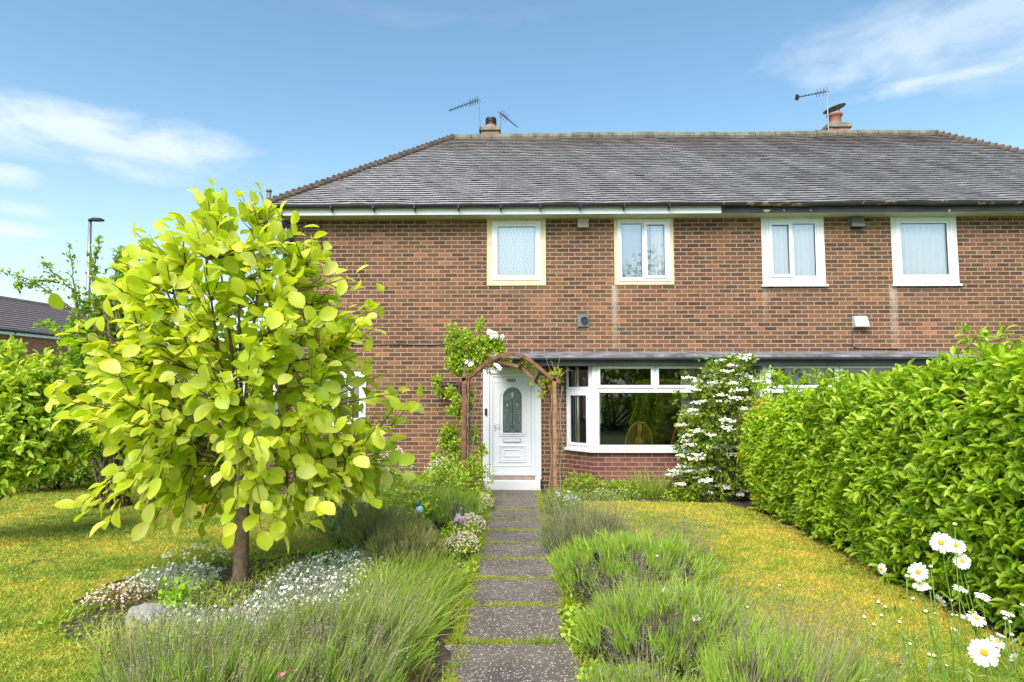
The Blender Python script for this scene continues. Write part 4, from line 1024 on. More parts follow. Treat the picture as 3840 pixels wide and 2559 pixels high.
tops = [((800, 705), .0), ((985, 735), .1), ((835, 770), -.1), ((1000, 790), 0), ((770, 760), .2), ((1050, 800), .1), ((1170, 900), -.1), ((1210, 940), .1), ((640, 900), 0), ((560, 880), 0), ((600, 960), .1),
        ((215, 1430), -.2), ((240, 1570), -.1), ((350, 1910), -.2), ((400, 1880), -.3), ((880, 1975), -.7), ((1050, 1945), -.7), ((1480, 1520), -.2), ((1500, 1480), -.1), ((1490, 1750), -.2), ((1430, 1200), 0), ((1420, 1100), .1), ((1330, 1030), 0), ((850, 1760), -1.0), ((560, 1950), -.5), ((1380, 1870), -.3), ((980, 1985), -.65)]
for (p, dy) in tops: shoots.append(TP(*p, dy))
while len(shoots) < n_sh:
    py = rng.uniform(740, 1960); l, r_ = np.interp(py, prof[:, 0], prof[:, 1]), np.interp(py, prof[:, 0], prof[:, 2])
    if rng.random() > (r_-l)/1250+.12: continue
    a = rng.uniform(0, 2*math.pi); hw = (r_-l)/2/418*(1.0+.13*math.sin(py/55+a*3)+.07*math.sin(py/23-a*5)); cx = X((l+r_)/2, py, TY); rr = rng.random()**.40*.98
    if py > 1780 and rr < .45: continue
    if 1660 < py < 1930 and math.sin(a) < 0 and abs(cx+hw*rr*math.cos(a)-X(905, py, TY)) < .2: continue
    shoots.append(np.array([cx+hw*rr*math.cos(a), TY+hw*.82*rr*math.sin(a), 1.65+(1480-py)/418*(1-.03*rr*math.sin(a))]))
tw = MB(); LPs, LD = [], []
for s_ in shoots:
    d = np.linalg.norm((LP-s_)*[1, 1, 1.0], axis=1)+np.where(LP[:, 2] > s_[2]-.1, .35, 0); b = LP[np.argmin(d)]
    if np.linalg.norm(s_-b) > 1.1: b = b*.6+s_*.4
    upv = np.array([0, 0, .10*np.linalg.norm(s_-b)]); mid_ = (b+s_)/2+(s_-b)*[.12, .12, -.1]
    ts = np.linspace(0, 1, 6)[:, None]; Pq = (1-ts)**2*b+2*ts*(1-ts)*mid_+ts**2*s_; tw.tube(Pq, [.008, .007, .006, .005, .004, .003], 4)
    ln = np.linalg.norm(s_-b); k = int(rng.integers(4, 7)); f0_ = max(0, 1-.42/max(ln, .1))
    for j in range(k):
        t = f0_+(1-f0_)*(j+.5)/k if j < k-1 else 1.0
        p = (1-t)**2*b+2*t*(1-t)*mid_+t*t*s_; ax = unit((2*(1-t)*(mid_-b)+2*t*(s_-mid_))[None])[0]
        LPs.append(p); LD.append(ax)
tw.build('twigs', simple('olive_twig', (.13, .10, .04), .7, .3), tree, True)
P = np.array(LPs); A_ = np.array(LD); n = len(P)
ctr = np.array([X(880, 1450, TY), TY, 1.7]); outw = unit((P-ctr)*[1, 1, .25])
D = unit(A_*.5+outw*.55+rng.normal(0, .55, (n, 3))+[0, 0, -.22]); young = np.clip((P[:, 2]-2.2)/1.2, 0, 1)[:, None]; D = unit(D+young*np.array([0, 0, .45]))
Nn = unit(rng.normal(0, .55, (n, 3))+[0, -.15, 1.0]+outw*.75)
Ls = rng.triangular(.08, .14, .20, n)*(1-.12*young[:, 0]); 
V, q = scatter(T_OBOV, P+D*.02, D, Nn, Ls, Ls*rng.uniform(.62, .80, n))
np_mesh('foliage', V, q, None, F_MAG, tree, True)
# ------------------------------------------------------------------ laurel hedge
hedge = empty('laurel_hedge', (3.9, 6.4, 0), 'dense clipped laurel hedge of glossy green leaves along the right lawn', 'hedge')
def hx(y, z_): return 3.27+.05*np.sin(y*1.7+z_*2)+.035*np.sin(y*4.1-z_*3)+.03*np.sin(y*9+z_*8)-.10*np.sin(np.pi*np.clip(z_/1.9, 0, 1))+.03*(y-5)*.4
def hz_(y): return np.interp(y, [2.5, 4.2, 5.3, 7, 8.1, 9.7], [1.93, 1.91, 1.88, 1.74, 1.62, 1.42])
Y0, Y1, HW = 2.6, 9.75, 1.5
def hedge_pts(n):
    y = Y0+(Y1-Y0)*rng.random(n)**1.15; z_ = rng.random(n)**.85*hz_(y); top = rng.random(n) < .26; end = (rng.random(n) < .05)
    x = hx(y, z_)+rng.random(n)**1.3*.17; nx = np.tile([-1.0, -.15, .25], (n, 1))
    zt = hz_(y)+.05*np.sin(y*6+x)-rng.random(n)**2*.15; xt = hx(y, 1.9)+rng.random(n)*HW
    x = np.where(top, xt, x); z_ = np.where(top, zt-.0+.04*np.sin(xt*5+y*3), z_); nx[top] = [-.1, -.1, 1]
    # round the shoulder
    sh = (~top) & (z_ > hz_(y)-.22); x = np.where(sh, x+(z_-hz_(y)+.22)**2*2.5, x); nx[sh] = [-.7, -.1, .8]
    xe = hx(Y1, z_)+rng.random(n)*HW; x = np.where(end, xe, x); y = np.where(end, Y1-rng.random(n)*.1, y); nx[end] = [0, 1, .2]
    return np.stack([x, y, np.maximum(z_, .03)], 1), nx
C, nx = hedge_pts(7400); k = 6
P = np.repeat(C, k, 0)+rng.normal(0, .022, (len(C)*k, 3)); B = unit(np.repeat(nx+rng.normal(0, .35, nx.shape)+[0, 0, .35], k, 0))
D = unit(B*.75+rdir(len(P))*1.0+[0, 0, .1]); Nn = unit(B*.6+[-.1, -.1, .9]+rng.normal(0, .35, D.shape))
Ls = rng.uniform(.045, .105, len(P)); V, q = scatter(T_LAUR, P, D, Nn, Ls, Ls*rng.uniform(.34, .46, len(P)))
np_mesh('foliage', V, q, None, F_LAUR, hedge, True)
hc = []; nyy, nzz = 24, 7     # plain dark shell; shade inside the hedge put into its colour
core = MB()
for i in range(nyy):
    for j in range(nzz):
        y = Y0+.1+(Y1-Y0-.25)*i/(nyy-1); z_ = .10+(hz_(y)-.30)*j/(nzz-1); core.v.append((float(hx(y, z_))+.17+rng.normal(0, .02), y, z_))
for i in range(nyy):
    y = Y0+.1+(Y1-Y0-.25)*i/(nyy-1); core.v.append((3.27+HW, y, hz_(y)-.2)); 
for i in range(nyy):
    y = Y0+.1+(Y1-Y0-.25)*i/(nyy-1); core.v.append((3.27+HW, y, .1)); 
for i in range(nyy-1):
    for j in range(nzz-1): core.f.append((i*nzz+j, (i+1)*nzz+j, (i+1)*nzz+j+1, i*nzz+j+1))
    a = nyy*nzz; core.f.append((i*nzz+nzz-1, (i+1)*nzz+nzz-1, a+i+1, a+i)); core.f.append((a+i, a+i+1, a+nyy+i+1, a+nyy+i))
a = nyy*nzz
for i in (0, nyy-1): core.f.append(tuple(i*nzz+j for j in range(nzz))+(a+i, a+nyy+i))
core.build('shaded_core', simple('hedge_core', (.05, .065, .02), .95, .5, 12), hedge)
br = MB()
for k in range(70):
    y = rng.uniform(Y0, Y1-.2); b = np.array([3.6+rng.random()*.5, y, 0]); zt = rng.uniform(.3, 1.7); e = np.array([float(hx(y, zt))+.10, y+rng.normal(0, .3), zt]); br.tube(curve_pts(b, e, 5, 0, .03), [.016, .013, .01, .007, .004], 5)
br.build('branches', bark, hedge, True)
# fallen leaves and litter under the hedge
n = 420; y = rng.uniform(3, 9.9, n); P = np.stack([3.26+rng.normal(0, .11, n)-.05, y, np.full(n, .012)], 1)
V, q = scatter(T_DIA, P, rng.normal(0, 1, (n, 3))*[1, 1, .2], np.tile([0., 0, 1], (n, 1))+rng.normal(0, .3, (n, 3)), rng.uniform(.03, .07, n), rng.uniform(.02, .035, n))
tag(np_mesh('leaf_litter', V, q, None, foliage('fallen_leaf', [(.16, .08, .03), (.30, .15, .06), (.42, .25, .12)], .1)), 'brown fallen leaves scattered under the laurel hedge', 'fallen leaves', None, 'stuff')
leafy('golden_privet', (3.52, 9.1, 0), [(3.36, 9.25, .55, .24, .3, .5), (3.40, 8.75, 1.0, .16, .3, .3), (3.28, 9.6, .9, .2, .25, .5), (3.42, 9.3, 1.45, .2, .3, .2)], 2200, .05, .022, F_GOLD, 'yellow golden privet poking out at the far end of the hedge', 'shrub', stems=14, stem_r=.008)
p = at(3750, 1270, 4.9); leafy('elder_sprig', (p[0], 5.0, 1.6), [(p[0], 5.0, p[2], .17, .15, .08), (p[0]+.3, 5.0, p[2]-.04, .12, .1, .06)], 90, .075, .025, F_MID, 'elder sprig rising above the top of the hedge at right', 'shrub', k=5, stems=6, stem_r=.006)
# ------------------------------------------------------------------ white flowering viburnum
vb = gnd(2740, 1872); vo = (vb[0], 10.5, 0)
def VP(px, py, Y=10.45): return at(px, py, Y)
vblobs = []
for px, py, rw, rh in ((2700, 1600, 150, 260), (2740, 1440, 90, 90), (2590, 1800, 90, 60), (2620, 1700, 80, 70), (2600, 1600, 70, 50), (2700, 1380, 60, 28), (2780, 1350, 50, 22), (2700, 1450, 90, 40), (2760, 1520, 110, 50), (2640, 1570, 80, 30), (2590, 1560, 50, 18), (2730, 1620, 120, 50), (2640, 1690, 110, 36), (2780, 1700, 70, 60), (2590, 1780, 70, 20), (2660, 1800, 110, 40), (2700, 1840, 120, 36), (2760, 1780, 90, 60), (2820, 1830, 70, 40), (2640, 1470, 50, 30), (2790, 1430, 60, 40)):
    c = VP(px, py, 10.45+rng.uniform(-.15, .2)); vblobs.append((c[0], c[1], c[2], rw/235, .32, rh/235))
vib = leafy('viburnum_shrub', vo, vblobs, 11000, .06, .038, F_VIB, 'tiered shrub covered in flat white flower clusters beside the bay window', 'shrub', stems=45, stem_m=bark, stem_r=.014, up=.1)
C, d = blob_points(vblobs, 320, .12); mkeep = (C[:, 2] > .05) & (d[:, 2] > -.25) & (rng.random(len(C)) < .75); C = C[mkeep]; C[:, 1] -= .08
k = 20; Pf_ = np.repeat(C, k, 0)+rng.normal(0, 1, (len(C)*k, 3))*[.055, .035, .012]
flower_disc(Pf_, np.tile([0, -.5, .8], (len(Pf_), 1))+rng.normal(0, .3, (len(Pf_), 3)), rng.uniform(.016, .028, len(Pf_)), 5, P_WHITE, vib, 'flower_clusters', .8)
# ------------------------------------------------------------------ climber on the arch (blobs follow pixels on the arch planes)
def CP(px, py, Y=AY+.15): return at(px, py, Y)
cb_ = []
for px, py, rw, rh, dy in ((1735, 1300, 40, 44, 0), (1790, 1335, 56, 36, 0), (1845, 1290, 44, 34, 0), (1705, 1365, 40, 40, 0), (1765, 1385, 40, 22, 0), (1750, 1260, 20, 30, 0), (1695, 1640, 40, 50, .1), (1740, 1780, 50, 50, .1), (1700, 1250, 26, 36, 0), (1690, 1300, 22, 40, 0), (1725, 1330, 45, 40, 0), (1800, 1225, 12, 40, 0), (1790, 1290, 28, 30, 0), (1840, 1285, 36, 30, 0), (1870, 1310, 26, 22, 0), (1720, 1380, 28, 30, 0), (1750, 1400, 26, 16, .1),
        (1640, 1425, 22, 20, .9), (1645, 1465, 18, 26, .9), (1690, 1470, 22, 24, .4), (1710, 1510, 24, 28, 0), (1700, 1540, 24, 14, 0), (1730, 1560, 18, 20, 0), (1680, 1620, 30, 32, .1), (1665, 1660, 24, 26, .1), (1700, 1700, 34, 30, .1), (1690, 1760, 40, 30, .1), (1640, 1720, 24, 22, .2), (1780, 1630, 10, 40, .1), (1770, 1740, 18, 40, .1), (1810, 1690, 12, 26, .2), (1760, 1500, 12, 60, .1)):
    c = CP(px, py, AY+.15+dy); cb_.append((c[0], c[1], c[2], rw/242, .16, rh/242))
clim = leafy('flowering_climber', (CP(1745, 1880)[0], AY+.2, 0), cb_, 9500, .05, .028, F_CLIM, 'leafy green climber with a few white blooms on the left arch post', 'climber', stems=26, stem_m=drytwig, stem_r=.006, up=.45, shell=.6)
vine = MB()
for k in range(9):
    a = CP(1745+rng.normal(0, 8), 1885); pts = []
    for j in range(14): t = j/13; pts.append(np.array([CP(1748, 1500)[0]+.05*math.sin(t*9+k), AY+.1+.09*math.cos(t*9+k*1.3), t*2.05]))
    vine.tube(pts, .008+.006*rng.random(), 5)
vine.build('vine_stems', simple('vine_bark', (.22, .15, .10), .9, .4, 20), clim, True)
C = np.array([CP(1838+rng.normal(0, 7), 1248+rng.normal(0, 3), AY-.02) for _ in range(5)]+[CP(1855+rng.normal(0, 12), 1258+rng.normal(0, 5), AY-.02) for _ in range(10)]+[CP(1762, 1368, AY-.02), CP(1768, 1365, AY-.02), CP(1750, 1358, AY-.02), CP(1866, 1374, AY-.02), CP(1858, 1368, AY-.02), CP(1874, 1382, AY-.02)])
for c0_, c1_ in ((0, 15), (15, 18), (18, 21)): flower_disc(C[c0_:c1_], np.tile([0, -1., .2], (c1_-c0_, 1))+rng.normal(0, .3, (c1_-c0_, 3)), .042, 5, P_WHITE, clim, 'white_bloom', .85)
cb_ = []
for px, py, rw, rh in ((2050, 1430, 28, 26), (2070, 1400, 30, 12), (2095, 1395, 14, 14), (2035, 1480, 18, 16), (1990, 1440, 12, 12), (1975, 1360, 22, 22), (2000, 1380, 12, 16), (2090, 1420, 10, 30), (1850, 1370, 20, 16), (1830, 1390, 14, 12), (1900, 1350, 20, 8)):
    c = CP(px, py); cb_.append((c[0], c[1], c[2], rw/242, .14, rh/242))
cl2 = leafy('thin_climber', (CP(2085, 1880)[0], AY+.2, 0), cb_, 750, .045, .026, foliage('yellowing_leaf', [(.22, .36, .03), (.42, .48, .05), (.58, .42, .08)], .35), 'sparse yellowing climber over the right side of the arch', 'climber', stems=0, up=.1, shell=.7)
vine = MB()
for k, (px, top) in enumerate(((2098, 1420), (2090, 1400), (2104, 1450), (2065, 1480))):
    pts = [CP(px+5*math.sin(j*.9+k)+(j/13)*0, 1880-(1880-top)*j/13, AY+.1) for j in range(14)]; vine.tube(pts, .006, 4)
for a in range(7):
    c = CP(2080+rng.normal(0, 12), 1410); e = c+[rng.uniform(-.25, .25), rng.uniform(-.1, .1), rng.uniform(-.2, .35)]; vine.tube(curve_pts(c, e, 5, .03, .015), .003, 4)
vine.build('vine_stems', drytwig, cl2, True)
# ------------------------------------------------------------------ left background planting
def BB(px, py, Y, rw, rh, ry=None):
    c = at(px, py, Y); s = F/Y; return (c[0], Y, c[2], rw/s, ry or rw/s*.8, rh/s)
plum = leafy('plum_tree', (at(420, 1800, 9.6)[0], 9.6, 0), [BB(420, 1250, 9.6, 90, 120), BB(360, 1150, 9.6, 60, 60), BB(460, 1120, 9.6, 80, 90), BB(340, 1330, 9.5, 100, 90), BB(300, 1240, 9.5, 60, 60), BB(470, 1000, 9.6, 50, 80), BB(560, 1080, 9.7, 60, 90), BB(500, 1420, 9.7, 130, 120), BB(250, 1450, 9.6, 130, 90), BB(420, 1600, 9.7, 190, 120), BB(560, 1250, 9.8, 70, 160)],
    24000, .06, .034, F_TREE, 'tall loose plum tree with upright shoots in front of the lamp post', 'tree', k=5, stems=40, stem_m=bark, stem_r=.022, shell=.55)
mb = MB(); PP, DD = [], []
for pts in ([(400, 1250), (300, 1180), (190, 1100), (130, 1060), (60, 1035), (0, 1018)], [(300, 1180), (270, 1090), (190, 1010), (155, 990)], [(300, 1300), (290, 1150), (275, 1040), (262, 925)], [(360, 1250), (355, 1100), (358, 960), (372, 895)], [(440, 1250), (432, 1100), (430, 980), (480, 930)], [(420, 1300), (390, 1150), (345, 1030), (340, 960)], [(520, 1250), (560, 1120), (600, 1000), (650, 930)], [(220, 1060), (170, 1050), (90, 1065), (60, 1070)], [(600, 1300), (560, 1100), (545, 1010)], [(250, 1290), (200, 1220), (150, 1215)]):
    Q = np.array([at(px, py, 9.3+.2*rng.normal()*0) for px, py in pts]); t = np.linspace(0, len(Q)-1, 30); Q = np.stack([np.interp(t, range(len(Q)), Q[:, c]) for c in range(3)], 1)
    Q[1:-1] += rng.normal(0, .008, Q[1:-1].shape); mb.tube(Q, np.linspace(.02, .004, 30), 5)
    for j in range(5, 30):
        d = Q[min(j+1, 29)]-Q[j-1]
        for _ in range(3 if rng.random() < .8 else 6): PP.append(Q[j]+rng.normal(0, .035, 3)); DD.append(unit(d[None])[0]+rng.normal(0, .8, 3)+[0, 0, .2])
mb.build('long_shoots', bark, plum, True); PP, DD = np.array(PP), np.array(DD)
V, q = scatter(T_OVAL, PP, DD, rng.normal(0, .5, PP.shape)+[0, 0, 1], rng.uniform(.04, .085, len(PP)), .036); np_mesh('shoot_leaves', V, q, None, F_TREE, plum, True)
leafy('dark_evergreen_shrub', (at(300, 1800, 12.6)[0], 12.9, 0), [BB(80, 1660, 12.6, 220, 150), BB(330, 1620, 12.8, 200, 190), BB(560, 1600, 13, 180, 220), BB(760, 1560, 13.4, 170, 230), BB(300, 1750, 12.4, 260, 60), BB(60, 1500, 12.9, 200, 110), BB(640, 1400, 13.4, 200, 200)], 17000, .07, .036, F_DARK, 'dark evergreen shrub mass behind the far edge of the left lawn', 'shrub', stems=30, stem_r=.03)
leafy('hazel_shrub', (at(-260, 1900, 7.2)[0], 7.4, 0), [BB(60, 1430, 7.4, 190, 60), BB(0, 1480, 7.2, 220, 90), BB(180, 1480, 7.6, 120, 70), BB(60, 1600, 7.2, 240, 90), BB(220, 1600, 7.5, 110, 70), BB(-60, 1750, 7.1, 190, 90), BB(120, 1720, 7.3, 190, 50), BB(260, 1700, 7.4, 90, 26), BB(10, 1310, 7.4, 70, 40), BB(170, 1370, 7.5, 70, 40), BB(260, 1440, 7.6, 60, 50)], 8500, .10, .048, F_HAZ, 'bright green bush with arching leafy branches at the left edge', 'shrub', stems=46, stem_m=bark, stem_r=.018, up=.0, T=T_LAUR, shell=.6)
leafy('laurel_shrub', (at(180, 1830, 11.2)[0], 11.4, 0), [BB(200, 1760, 11.2, 150, 45), BB(80, 1790, 11, 120, 45), BB(330, 1770, 11.6, 110, 30)], 2200, .10, .04, F_DARK, 'low laurel shrub at the foot of the left bushes', 'shrub', stems=12, stem_r=.012)
leafy('hydrangea_shrub', (at(640, 1800, 12.3)[0], 12.3, 0), [BB(560, 1740, 12.3, 120, 50), BB(700, 1760, 12.3, 90, 30), BB(430, 1790, 12.2, 90, 22), BB(900, 1740, 12.4, 80, 40)], 3000, .06, .03, F_MID, 'loose green shrub behind the tree at the back of the left lawn', 'shrub', stems=14, stem_r=.012)
# small tree trunk behind
bt = empty('small_tree', (at(487, 1790, 12)[0], 12.0, 0), 'short brown tree trunk at the back edge of the left lawn', 'tree')
MB().tube([at(487, 1800, 12)-[0, 0, .05], at(487, 1700, 12), at(492, 1560, 12.1)], [.085, .07, .05], 10).build('trunk', bark, bt, True)
c = at(520, 1480, 12.2); V_ = blob_points([(c[0], 12.2, c[2], .6, .5, .5)], 800)[0]
V, q = scatter(T_OVAL, V_, rdir(len(V_)), rng.normal(0, .5, V_.shape)+[0, 0, 1], .07, .04); np_mesh('crown', V, q, None, F_MID, bt, True)
# low brick wall left of the house and its flowers
gw = MB().box(-7.3, WX0-.02, 14.2, 14.42, -.05, .62).build('garden_wall', brick('old_brick', BR_RED, (.42, .33, .27)), None, uv=True)
tag(gw, 'low red brick garden wall between the tree and the house corner', 'wall')
fo = leafy('white_rockery_plant', (at(800, 1790, 12.3)[0], 12.3, 0), [BB(800, 1790, 12.3, 90, 22), BB(700, 1790, 12.4, 60, 16)], 900, .03, .012, F_MID, 'low clump of small white flowers in front of the brick garden wall', 'flowers', stems=0)
C = blob_points([BB(800, 1775, 12.2, 90, 22)], 130)[0]; flower_disc(C, np.tile([0, -.6, .7], (130, 1)), .028, 5, P_WHITE, fo, 'flower_heads', .8)
fo = leafy('forget_me_not', (at(400, 1770, 12.4)[0], 12.4, 0), [BB(430, 1775, 12.3, 60, 24)], 500, .03, .012, F_MID, 'clump of tiny pale blue flowers under the dark bushes', 'flowers', stems=0)
C = blob_points([BB(420, 1755, 12.2, 60, 20)], 110)[0]; flower_disc(C, np.tile([0, -.6, .7], (110, 1)), .018, 5, P_BLUE, fo, 'flower_heads', .8)
# ------------------------------------------------------------------ street lamp and the house beyond
LY = 24.0; lb_ = at(326, 1480, LY); lb_[2] = 0
lamp = empty('street_lamp', lb_, 'tall grey street lamp with a flat round head above the left trees', 'street lamp')
tpz = at(338, 828, LY)
MB().tube([lb_, (lb_[0]*.5+tpz[0]*.5, LY, 4), tpz], [.11, .085, .06], 12).build('pole', grey_metal, lamp, True)
hd0 = at(331, 824, LY); hd1 = at(391, 826, LY); hc_ = (hd0+hd1)/2
V = [(hc_[0]+(hd1[0]-hd0[0])/2*math.cos(k*math.pi/12), LY+.16*math.sin(k*math.pi/12), hc_[2]+.0) for k in range(24)]
MB().add(V+[(x+(hc_[0]-x)*.35, y+(LY-y)*.35, z_+.06) for x, y, z_ in V]+[(x, y, z_-.035) for x, y, z_ in V], [(i, (i+1)%24, 24+(i+1)%24, 24+i) for i in range(24)]+[tuple(range(24, 48))]+[(48+i, 48+(i+1)%24, (i+1)%24, i) for i in range(24)]+[tuple(range(48, 72))[::-1]]).build('lamp_head', dark_metal, lamp)
nb0 = at(0, 1232, 33.0); nbase = np.array([nb0[0], 33.0, 0.0]); vd = ray(2300, 1480); vd = unit(np.array([[vd[0], vd[1], 0]]))[0]; vn = np.array([-vd[1], vd[0], 0])  # vn points left
nh = empty('neighbouring_house', tuple(nbase), 'red brick house with a brown tiled roof half hidden by bushes at far left', 'house')
def NP(s, l, z_): return tuple(nbase+vd*s+vn*l+[0, 0, z_])
ez = nb0[2]; S0, S1, DP = -6, 13, 8.0; rz_ = ez+2.2
nbm = brick('red_brick_far', [(0, (.30, .10, .07)), (.5, (.40, .14, .10)), (1, (.48, .19, .13))], (.5, .36, .3))
MB().add([NP(S0,0,-.1),NP(S1,0,-.1),NP(S1,0,ez),NP(S0,0,ez),NP(S0,DP,-.1),NP(S1,DP,-.1),NP(S1,DP,ez),NP(S0,DP,ez),NP(S0,DP/2,rz_-.1),NP(S1,DP/2,rz_-.1)],
    [(0,1,2,3),(5,4,7,6),(1,5,6,9,2),(4,0,3,8,7)]).build('wall', nbm, nh, uv=True)
rf = MB(); nc = 16
for side in (0, 1):
    for i in range(nc):
        t0, t1 = i/nc, (i+1)/nc
        def RP(s, t, up_): 
            l = -.35+(DP/2+.35)*t; l = l if side == 0 else DP-l
            return NP(s, l, ez-.12+(rz_-ez+.12)*t+up_)
        rf.add([RP(S0-.2, t0, .07), RP(S1+.2, t0, .07), RP(S1+.2, t1, .0), RP(S0-.2, t1, .0), RP(S0-.2, t0, .0), RP(S1+.2, t0, .0)], [(0,1,2,3),(4,5,1,0)])
rfo = rf.build('roof', far_tile, nh)
rr_ = MB().tube([NP(S0-.2, DP/2, rz_+.02), NP(S1+.2, DP/2, rz_+.02)], .12, 8).build('ridge_tiles', far_tile, rfo)
MB().add([NP(S0-.2,-.33,ez-.30),NP(S1+.2,-.33,ez-.30),NP(S1+.2,-.33,ez-.12),NP(S0-.2,-.33,ez-.12),NP(S0-.2,-.01,ez-.30),NP(S1+.2,-.01,ez-.30)], [(0,1,2,3),(4,5,1,0)]).build('fascia', upvc, nh)
MB().tube([NP(S0-.2,-.42,ez-.1),NP(S1+.2,-.42,ez-.1)], .07, 8).build('gutter', black_pvc, nh)
MB().tube([NP(.6,-.40,ez-.1),NP(.5,-.1,ez-.5),NP(.5,-.1,0)], .05, 8).build('downpipe', black_pvc, nh)
for s_, z0_, z1_ in ((4.3, ez-1.45, ez-.30), (-3, ez-1.5, ez-.30), (9, ez-1.45, ez-.3), (4.3, .9, 2.2)):
    def WP(a, l, b): return NP(s_+a, l, b)
    mb = MB().add([WP(0,-.04,z0_),WP(1.6,-.04,z0_),WP(1.6,-.04,z1_),WP(0,-.04,z1_),WP(0,0,z0_),WP(1.6,0,z0_),WP(1.6,0,z1_),WP(0,0,z1_)], [(0,1,2,3),(4,0,3,7),(1,5,6,2),(4,5,1,0)])
    wo = mb.build('window', upvc, nh)
    for u in (0, 1):
        MB().add([WP(.1+.75*u,-.045,z0_+.1),WP(.75+.75*u,-.045,z0_+.1),WP(.75+.75*u,-.045,z1_-.1),WP(.1+.75*u,-.045,z1_-.1)], [(0,1,2,3)]).build('pane', simple('far_glass', (.12, .14, .16), .1, .1), wo)
# ------------------------------------------------------------------ bed plants
def dome_pts(cx, cy, rx, ry, h, n, zlo=.35):
    d = rdir(n); d[:, 2] = np.abs(d[:, 2]); k = rng.uniform(.86, 1.06, n)
    P = np.stack([cx+d[:, 0]*rx*k, cy+d[:, 1]*ry*k, h*(zlo+(1-zlo)*d[:, 2])*k], 1); return P, d
dead_m = foliage('dead_sprig', [(.05, .045, .04), (.12, .11, .09), (.2, .19, .16)], 0)
def lavender(name, cx, cy, rx, ry, h, label, nt=260, nb=12, mat=None, L=.085, ns=200, sh=.28, lean=(0, 0), cat='lavender', group=None, wood=True, W=.0055, stem_w=.0035, heads=True, gap=-.3):
    o = empty(name, (cx, cy, 0), label, cat, group)
    C, d = dome_pts(cx, cy, rx, ry, h, nt); lump = np.sin(C[:, 0]*17)*np.sin(C[:, 1]*15+2)
    if wood: keep = lump > gap; C, d = C[keep], d[keep]
    C[:, 2] += .05*lump[:len(C)]*h if len(lump) == len(C) else 0
    P = np.repeat(C, nb, 0)+rng.normal(0, .016, (len(C)*nb, 3)); D = np.repeat(d*[.55, .55, .3]+[lean[0], lean[1], 1.0], nb, 0)+rng.normal(0, .28, (len(P), 3))
    V, q = blades(P, D, L*rng.uniform(.6, 1.35, len(P)), W*rng.uniform(.7, 1.3, len(P)), .15, 2)
    np_mesh('foliage', V, q, None, mat or F_LAV, o)
    if wood:
        mb = MB(); C2, d2 = dome_pts(cx, cy, rx*.9, ry*.9, h*.9, 70)
        for c in C2:
            b = np.array([cx+(c[0]-cx)*.25, cy+(c[1]-cy)*.25, 0]); m_ = b*.5+c*.5+[(c[0]-cx)*.15, (c[1]-cy)*.15, -.03]; mb.tube([b, m_, c], [.011, .007, .004], 4)
        P = np.repeat(C2, 9, 0)+rng.normal(0, .03, (len(C2)*9, 3)); V, q = blades(P, rdir(len(P))+[0, 0, .4], .05, .004, .2, 1)
        V, q = join((np.array(mb.v), np.array(mb.f)), (V, q)); np_mesh('woody_stems', V, q, None, F_HEATH if mat is F_HEATH else dead_m, o)
    if ns:
        a = rng.uniform(0, 6.283, ns); r = np.sqrt(rng.random(ns)); P = np.stack([cx+np.cos(a)*r*rx*.75, cy+np.sin(a)*r*ry*.75, np.full(ns, h*.35)], 1)
        D = np.stack([np.cos(a)*r*.35+lean[0], np.sin(a)*r*.35+lean[1], np.ones(ns)], 1)+rng.normal(0, .10, (ns, 3)); Ln = (h*.65+sh)*rng.uniform(.6, 1.1, ns)
        V1, q1 = blades(P, D, Ln, stem_w, .12, 4)
        parts = [(V1, q1)]
        if heads:
            tipc = V1.reshape(ns, -1, 3)[:, -2:, :].mean(1); dd = unit(D)
            for k in range(7):
                p = tipc-dd*(.006*k*rng.uniform(.8, 1.2, (ns, 1)))+rng.normal(0, .002, (ns, 3)); parts.append(blades(p, dd*.4+rng.normal(0, .7, (ns, 3)), .009, .005, 0, 1))
        V, q = join(*parts); np_mesh('flower_stems', V, q, None, F_STEM, o)
    return o
GL = 'lavender clumps beside the path'
lavender('lavender', -1.75, 3.55, .46, .42, .32, 'grey-stemmed lavender clump just in front of the cream rock', 220, 11, F_LAV, .14, 420, .26, (.10, 0), 'lavender', GL, W=.006)
lavender('lavender', -1.10, 3.85, .48, .42, .33, 'large lavender clump with dry stems leaning right over the left edge of the path', 300, 11, F_LAV, .15, 470, .28, (.28, .05), 'lavender', GL, W=.006)
lavender('lavender', -1.45, 3.05, .5, .4, .34, 'lavender clump at the bottom edge of the photo left of the path', 300, 11, F_LAV, .13, 380, .24, (.12, 0), 'lavender', GL)
lavender('lavender', -.98, 3.35, .32, .34, .30, 'green lavender clump nearest the left edge of the lowest slab', 220, 12, F_LAV, .12, 260, .22, (.2, 0), 'lavender', GL)
lavender('lavender', .86, 5.45, .66, .46, .46, 'lime green lavender clump with bare black wood between its tufts', 520, 16, F_LIME, .10, 120, .18, (0, 0), 'lavender', GL, W=.0075, gap=.0)
lavender('lavender', .62, 6.85, .5, .45, .38, 'dry grey lavender clump full of old stems behind the lime green one', 260, 9, F_GREYL, .10, 620, .26, (0, 0), 'lavender', GL)
lavender('lavender', 1.35, 6.2, .4, .4, .30, 'thin clump of dry lavender stems standing against the right lawn', 80, 7, F_GREYL, .08, 300, .30, (.05, 0), 'lavender', GL, stem_w=.003)
lavender('lavender', .90, 4.15, .55, .42, .38, 'bright green lavender clump right of the path in front of the black woody one', 380, 13, F_LIME, .12, 360, .22, (.06, 0), 'lavender', GL, W=.007, gap=-.15)
lavender('lavender', 1.30, 3.35, .5, .38, .34, 'lavender clump at the bottom edge of the photo with stems spreading right over the lawn', 280, 12, F_LIME, .12, 400, .26, (.30, .05), 'lavender', GL)
